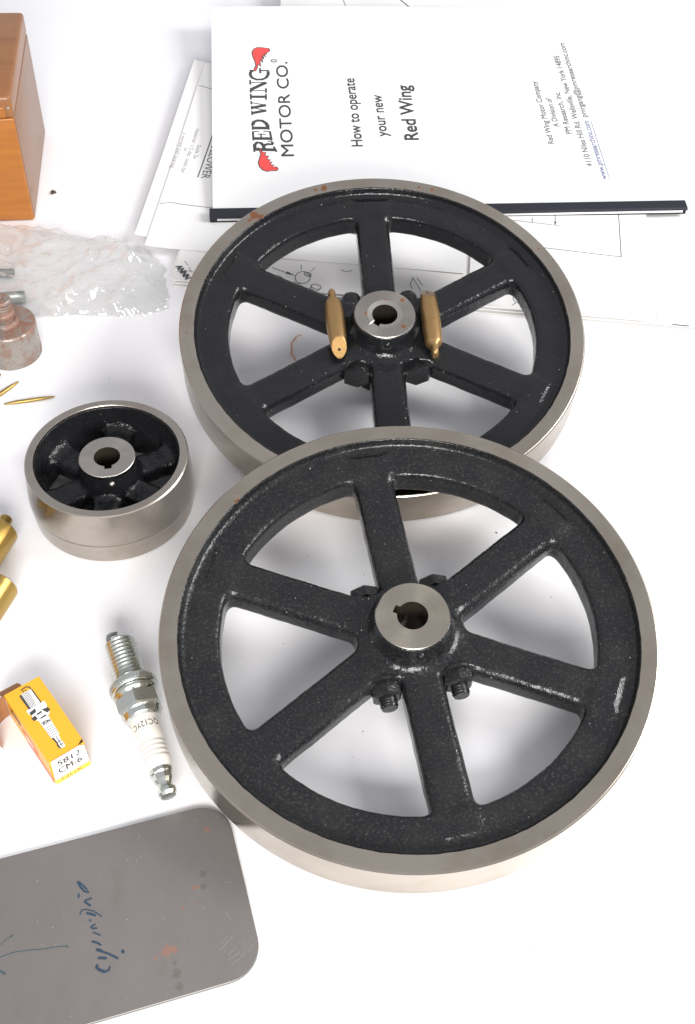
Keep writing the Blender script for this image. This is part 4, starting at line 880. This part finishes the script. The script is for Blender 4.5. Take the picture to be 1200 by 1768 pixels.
# ================================================================== RUSTY STUD, PINS, BRASS PIECES, WIRE
def rusty():
    t = empty('rusty_stud', Matrix.Translation((-210.3 * S, 465.0 * S, 0)), 'rusty steel slug with a short threaded stud on top', 'metal part')
    b = MB(); b.lathe([[(14.0, 0.0), (14.4, 0.5), (14.2, 19.4)], [(14.2, 19.4), (13.6, 20.1)], [(13.6, 20.1), (9.0, 20.4), (6.6, 20.3)], [(6.6, 20.3), (6.4, 22.0), (4.8, 22.4)]], 56); b.f = [list(reversed(f)) if False else f for f in b.f]; b.build('body', M['rusty'], t)
    pr = [(4.6, 22.3), (4.5, 24.0), (5.2, 25.0), (5.2, 28.0)]
    z = 28.0
    for k in range(3): pr += [(4.5, z), (4.9, z + 0.6), (4.9, z + 1.0), (4.3, z + 1.6)]; z += 1.7
    pr += [(4.7, z), (4.8, z + 1.6), (4.2, z + 2.3)]
    b = MB(); b.lathe([pr, [(4.2, z + 2.3), (1.6, z + 2.3)], [(1.6, z + 2.3), (0.01, z + 1.4)]], 32); b.build('threaded_stud', M['rusty'], t)
rusty()
def pin(a, b, r, label):
    A, B = Vector(a), Vector(b); d = B - A
    m = MB(); m.tube([A, A + d * 0.03, A + d * 0.25, A + d * 0.5, A + d * 0.75, A + d * 0.97, B], [r * 0.2, r * 0.45, r * 0.95, r, r * 0.9, r * 0.45, r * 0.2], 12)
    tag(m.build('tapered_pin', M['pin']), label, 'pin', 'tapered brass pins')
pin((-204.2, 426.5, 1.0), (-180.9, 434.6, 1.0), 1.0, 'tapered brass pin lying whole above the belt pulley')
pin((-214.0, 423.4, 1.1), (-201.2, 442.8, 1.1), 1.2, 'tapered brass pin cut by the left edge, pointing to the rusty slug')
pin((-216.0, 428.0, 1.1), (-211.4, 447.0, 1.1), 1.1, 'tapered brass pin of which only the tip shows below the rusty slug')
def brass_piece(end, direc, r, ln, nub, label):
    E, D = Vector(end), Vector(direc).normalized()
    z = D; x = Vector((0, 0, 1)).cross(z).normalized(); y = z.cross(x)
    t = empty('brass_bush', frame_mat(E, x, y, z), label, 'brass part', 'brass bushes at the left edge')
    b = MB(); b.lathe([[(r * 0.55, 0.2), (r - 0.5, 0.2)], [(r - 0.5, 0.2), (r, -0.4)], [(r, -0.4), (r, -ln)], [(r, -ln), (r * 0.55, -ln)], [(r * 0.55, -ln), (r * 0.55, 0.2)]], 56); b.f = [list(reversed(f)) for f in b.f]; b.build('sleeve', M['brass'], t)
    if nub:
        q = MB(); q.lathe([[(0.01, 7.0), (2.6, 6.8), (2.9, 6.2), (2.9, -4)]], 24); q.f = [list(reversed(f)) for f in q.f]; q.build('spigot', M['brass'], t)
brass_piece((-180.6, 342.5, 8.6), (0.20, 1.0, 0.0), 8.5, 40, True, 'brass bush with a spigot at the left edge below the pulley')
brass_piece((-172.2, 313.0, 8.6), (0.22, 1.0, 0.0), 8.5, 40, False, 'plain brass bush at the left edge, the nearer of the two')
cw = MB(); pts = []
for i in range(25):
    t_ = i / 24; a = math.radians(105 + 150 * t_); pts.append((-64.6 + 5.2 * math.cos(a), 485.5 + 10.5 * math.sin(a), 0.5 + 1.6 * math.sin(math.pi * t_)))
cw.tube(pts, 0.22, 6); cw.tube([(p[0] + 0.8 * math.sin(i * 0.9), p[1] + 0.6 * math.cos(i * 0.9), p[2] + 0.4) for i, p in enumerate(pts[6:])], 0.16, 6)
tag(cw.build('copper_wire', M['copper']), 'curl of fine copper wire on the table inside the rear flywheel', 'wire')

# ================================================================== PLASTIC BAG with metal inside
def plastic_bag():
    t = empty('plastic_bag', Matrix.Translation((-200 * S, 528 * S, 0)), 'crumpled clear plastic bag in front of the wooden box', 'bag')
    ol = [(-262, 566), (-244, 567), (-224, 566), (-200, 562), (-174, 562), (-158, 552), (-147, 541), (-143, 524), (-139, 508), (-150, 501), (-164, 498), (-186, 496), (-206, 492), (-230, 490), (-262, 488)]
    cx, cy = -200, 528
    def edge(u):                                    # outline radius sampled around
        n = len(ol); k = (u % 1.0) * n; i = int(k); f = k - i; a, b = ol[i % n], ol[(i + 1) % n]
        return Vector((a[0] + (b[0] - a[0]) * f, a[1] + (b[1] - a[1]) * f))
    def tri(u): u = u % 1.0; return 4 * abs(u - 0.5) - 1
    nu, nr = 300, 90
    def layer(hgt, seed, amp, lift):
        v = []; f = []
        for j in range(nr + 1):
            s = (j / nr) ** 0.75
            for i in range(nu):
                e = edge(i / nu); w = 1 + 0.05 * mnoise.noise(Vector((i * 0.16, seed, 0))) * s
                x = cx + (e.x - cx) * s * w; y = cy + (e.y - cy) * s * w
                d = (1 - s) * 45; env = min(1.0, d / 14) ** 0.7
                n1 = mnoise.noise(Vector((x * 0.035, y * 0.04, seed))); n2 = mnoise.noise(Vector((x * 0.05, y * 0.05, seed + 7))); n3 = mnoise.noise(Vector((x * 0.09, y * 0.09, seed + 13)))
                a1 = tri((x * 0.35 + y * 0.95) / 21 + 1.3 * n1); a2 = tri((x * 0.95 - y * 0.45) / 27 + 1.2 * n2); a3 = tri((x * 0.6 + y * 0.3) / 11 + 1.5 * n1 + 0.8 * n3); a4 = tri((-x * 0.3 + y) / 8 + 1.6 * n2)
                z = lift + env * (hgt + amp * (0.55 * a1 + 0.42 * a2 * (0.5 + n1) + 0.20 * a3 + 0.11 * a4 + 0.5 * n2))
                v.append((x - cx, y - cy, max(0.3 + 0.25 * (1 + a3), z)))
        for j in range(nr):
            for i in range(nu): f.append((j * nu + i, j * nu + (i + 1) % nu, (j + 1) * nu + (i + 1) % nu, (j + 1) * nu + i))
        return v, f
    b = MB(); b.add(*layer(8.0, 1.7, 5.2, 0.6), True); b.build('upper_film', M['bag'], t)
    b = MB(); b.add(*layer(1.6, 8.3, 1.5, 0.2), True); b.build('lower_film', M['bag'], t)
    b = MB(); b.tube([(-150 + 88, 507 - cy, 4.2), (-214.0 - cx, 503.0 - cy, 4.2)][::-1] if False else [(-262 - cx, 491.5 - cy, 3.6), (-214.3 - cx, 504.0 - cy, 3.6)], 3.4, 20)
    o = b.build('steel_rod', M['dull'], None, Matrix.Translation((-200 * S, 528 * S, 0))); tag(o, 'grey steel rod poking from under the plastic bag', 'rod')
    b = MB(); b.tube([(-255 - cx, 519 - cy, 3), (-226 - cx, 524 - cy, 2.6)], 2.3, 18); o = b.build('steel_rod', M['rod'], None, Matrix.Translation((-200 * S, 528 * S, 0))); tag(o, 'grey steel rod inside the plastic bag', 'rod')
plastic_bag()

# ================================================================== CRUMBS AND DUST
cm = MB(); rnd = random.Random(4)
cm.lathe([[(0.01, 1.6), (1.1, 1.3), (1.7, 0.5), (1.2, 0.0)]], 9, Matrix.Translation((-225.0, 601.5, 0)), rfun=lambda r, z, a: r * (1 + 0.25 * math.sin(3 * a + 1)))
tag(cm.build('crumb', M['crumb']), 'dark brown crumb on the table beside the wooden box', 'crumb')
ds = MB()
def grit(x, y, z, r):
    v = [(x + r * math.cos(a) * rnd.uniform(0.6, 1.2), y + r * math.sin(a) * rnd.uniform(0.6, 1.2), z) for a in (0.3, 1.6, 2.9, 4.2, 5.3)] + [(x, y, z + r * 0.7)]
    ds.add(v, [(0, 1, 5), (1, 2, 5), (2, 3, 5), (3, 4, 5), (4, 0, 5)])
for _ in range(120):
    x = rnd.uniform(-240, 120); y = rnd.uniform(170, 640)
    grit(x, y, 0.05, rnd.uniform(0.12, 0.3))
for x, y, r in ((2, 345, 0.55), (-3, 338, 0.4), (40, 372, 0.6), (-40, 392, 0.45), (68, 300, 0.55), (75, 296, 0.35), (30, 232, 0.4), (-12, 262, 0.4), (-158, 452, 0.3), (56, 180, 0.35)): grit(x, y, 0.05, r)
tag(ds.build('table_grit', M['speck']), 'tiny dark grit and dust scattered over the white table', 'grit', kind='stuff')
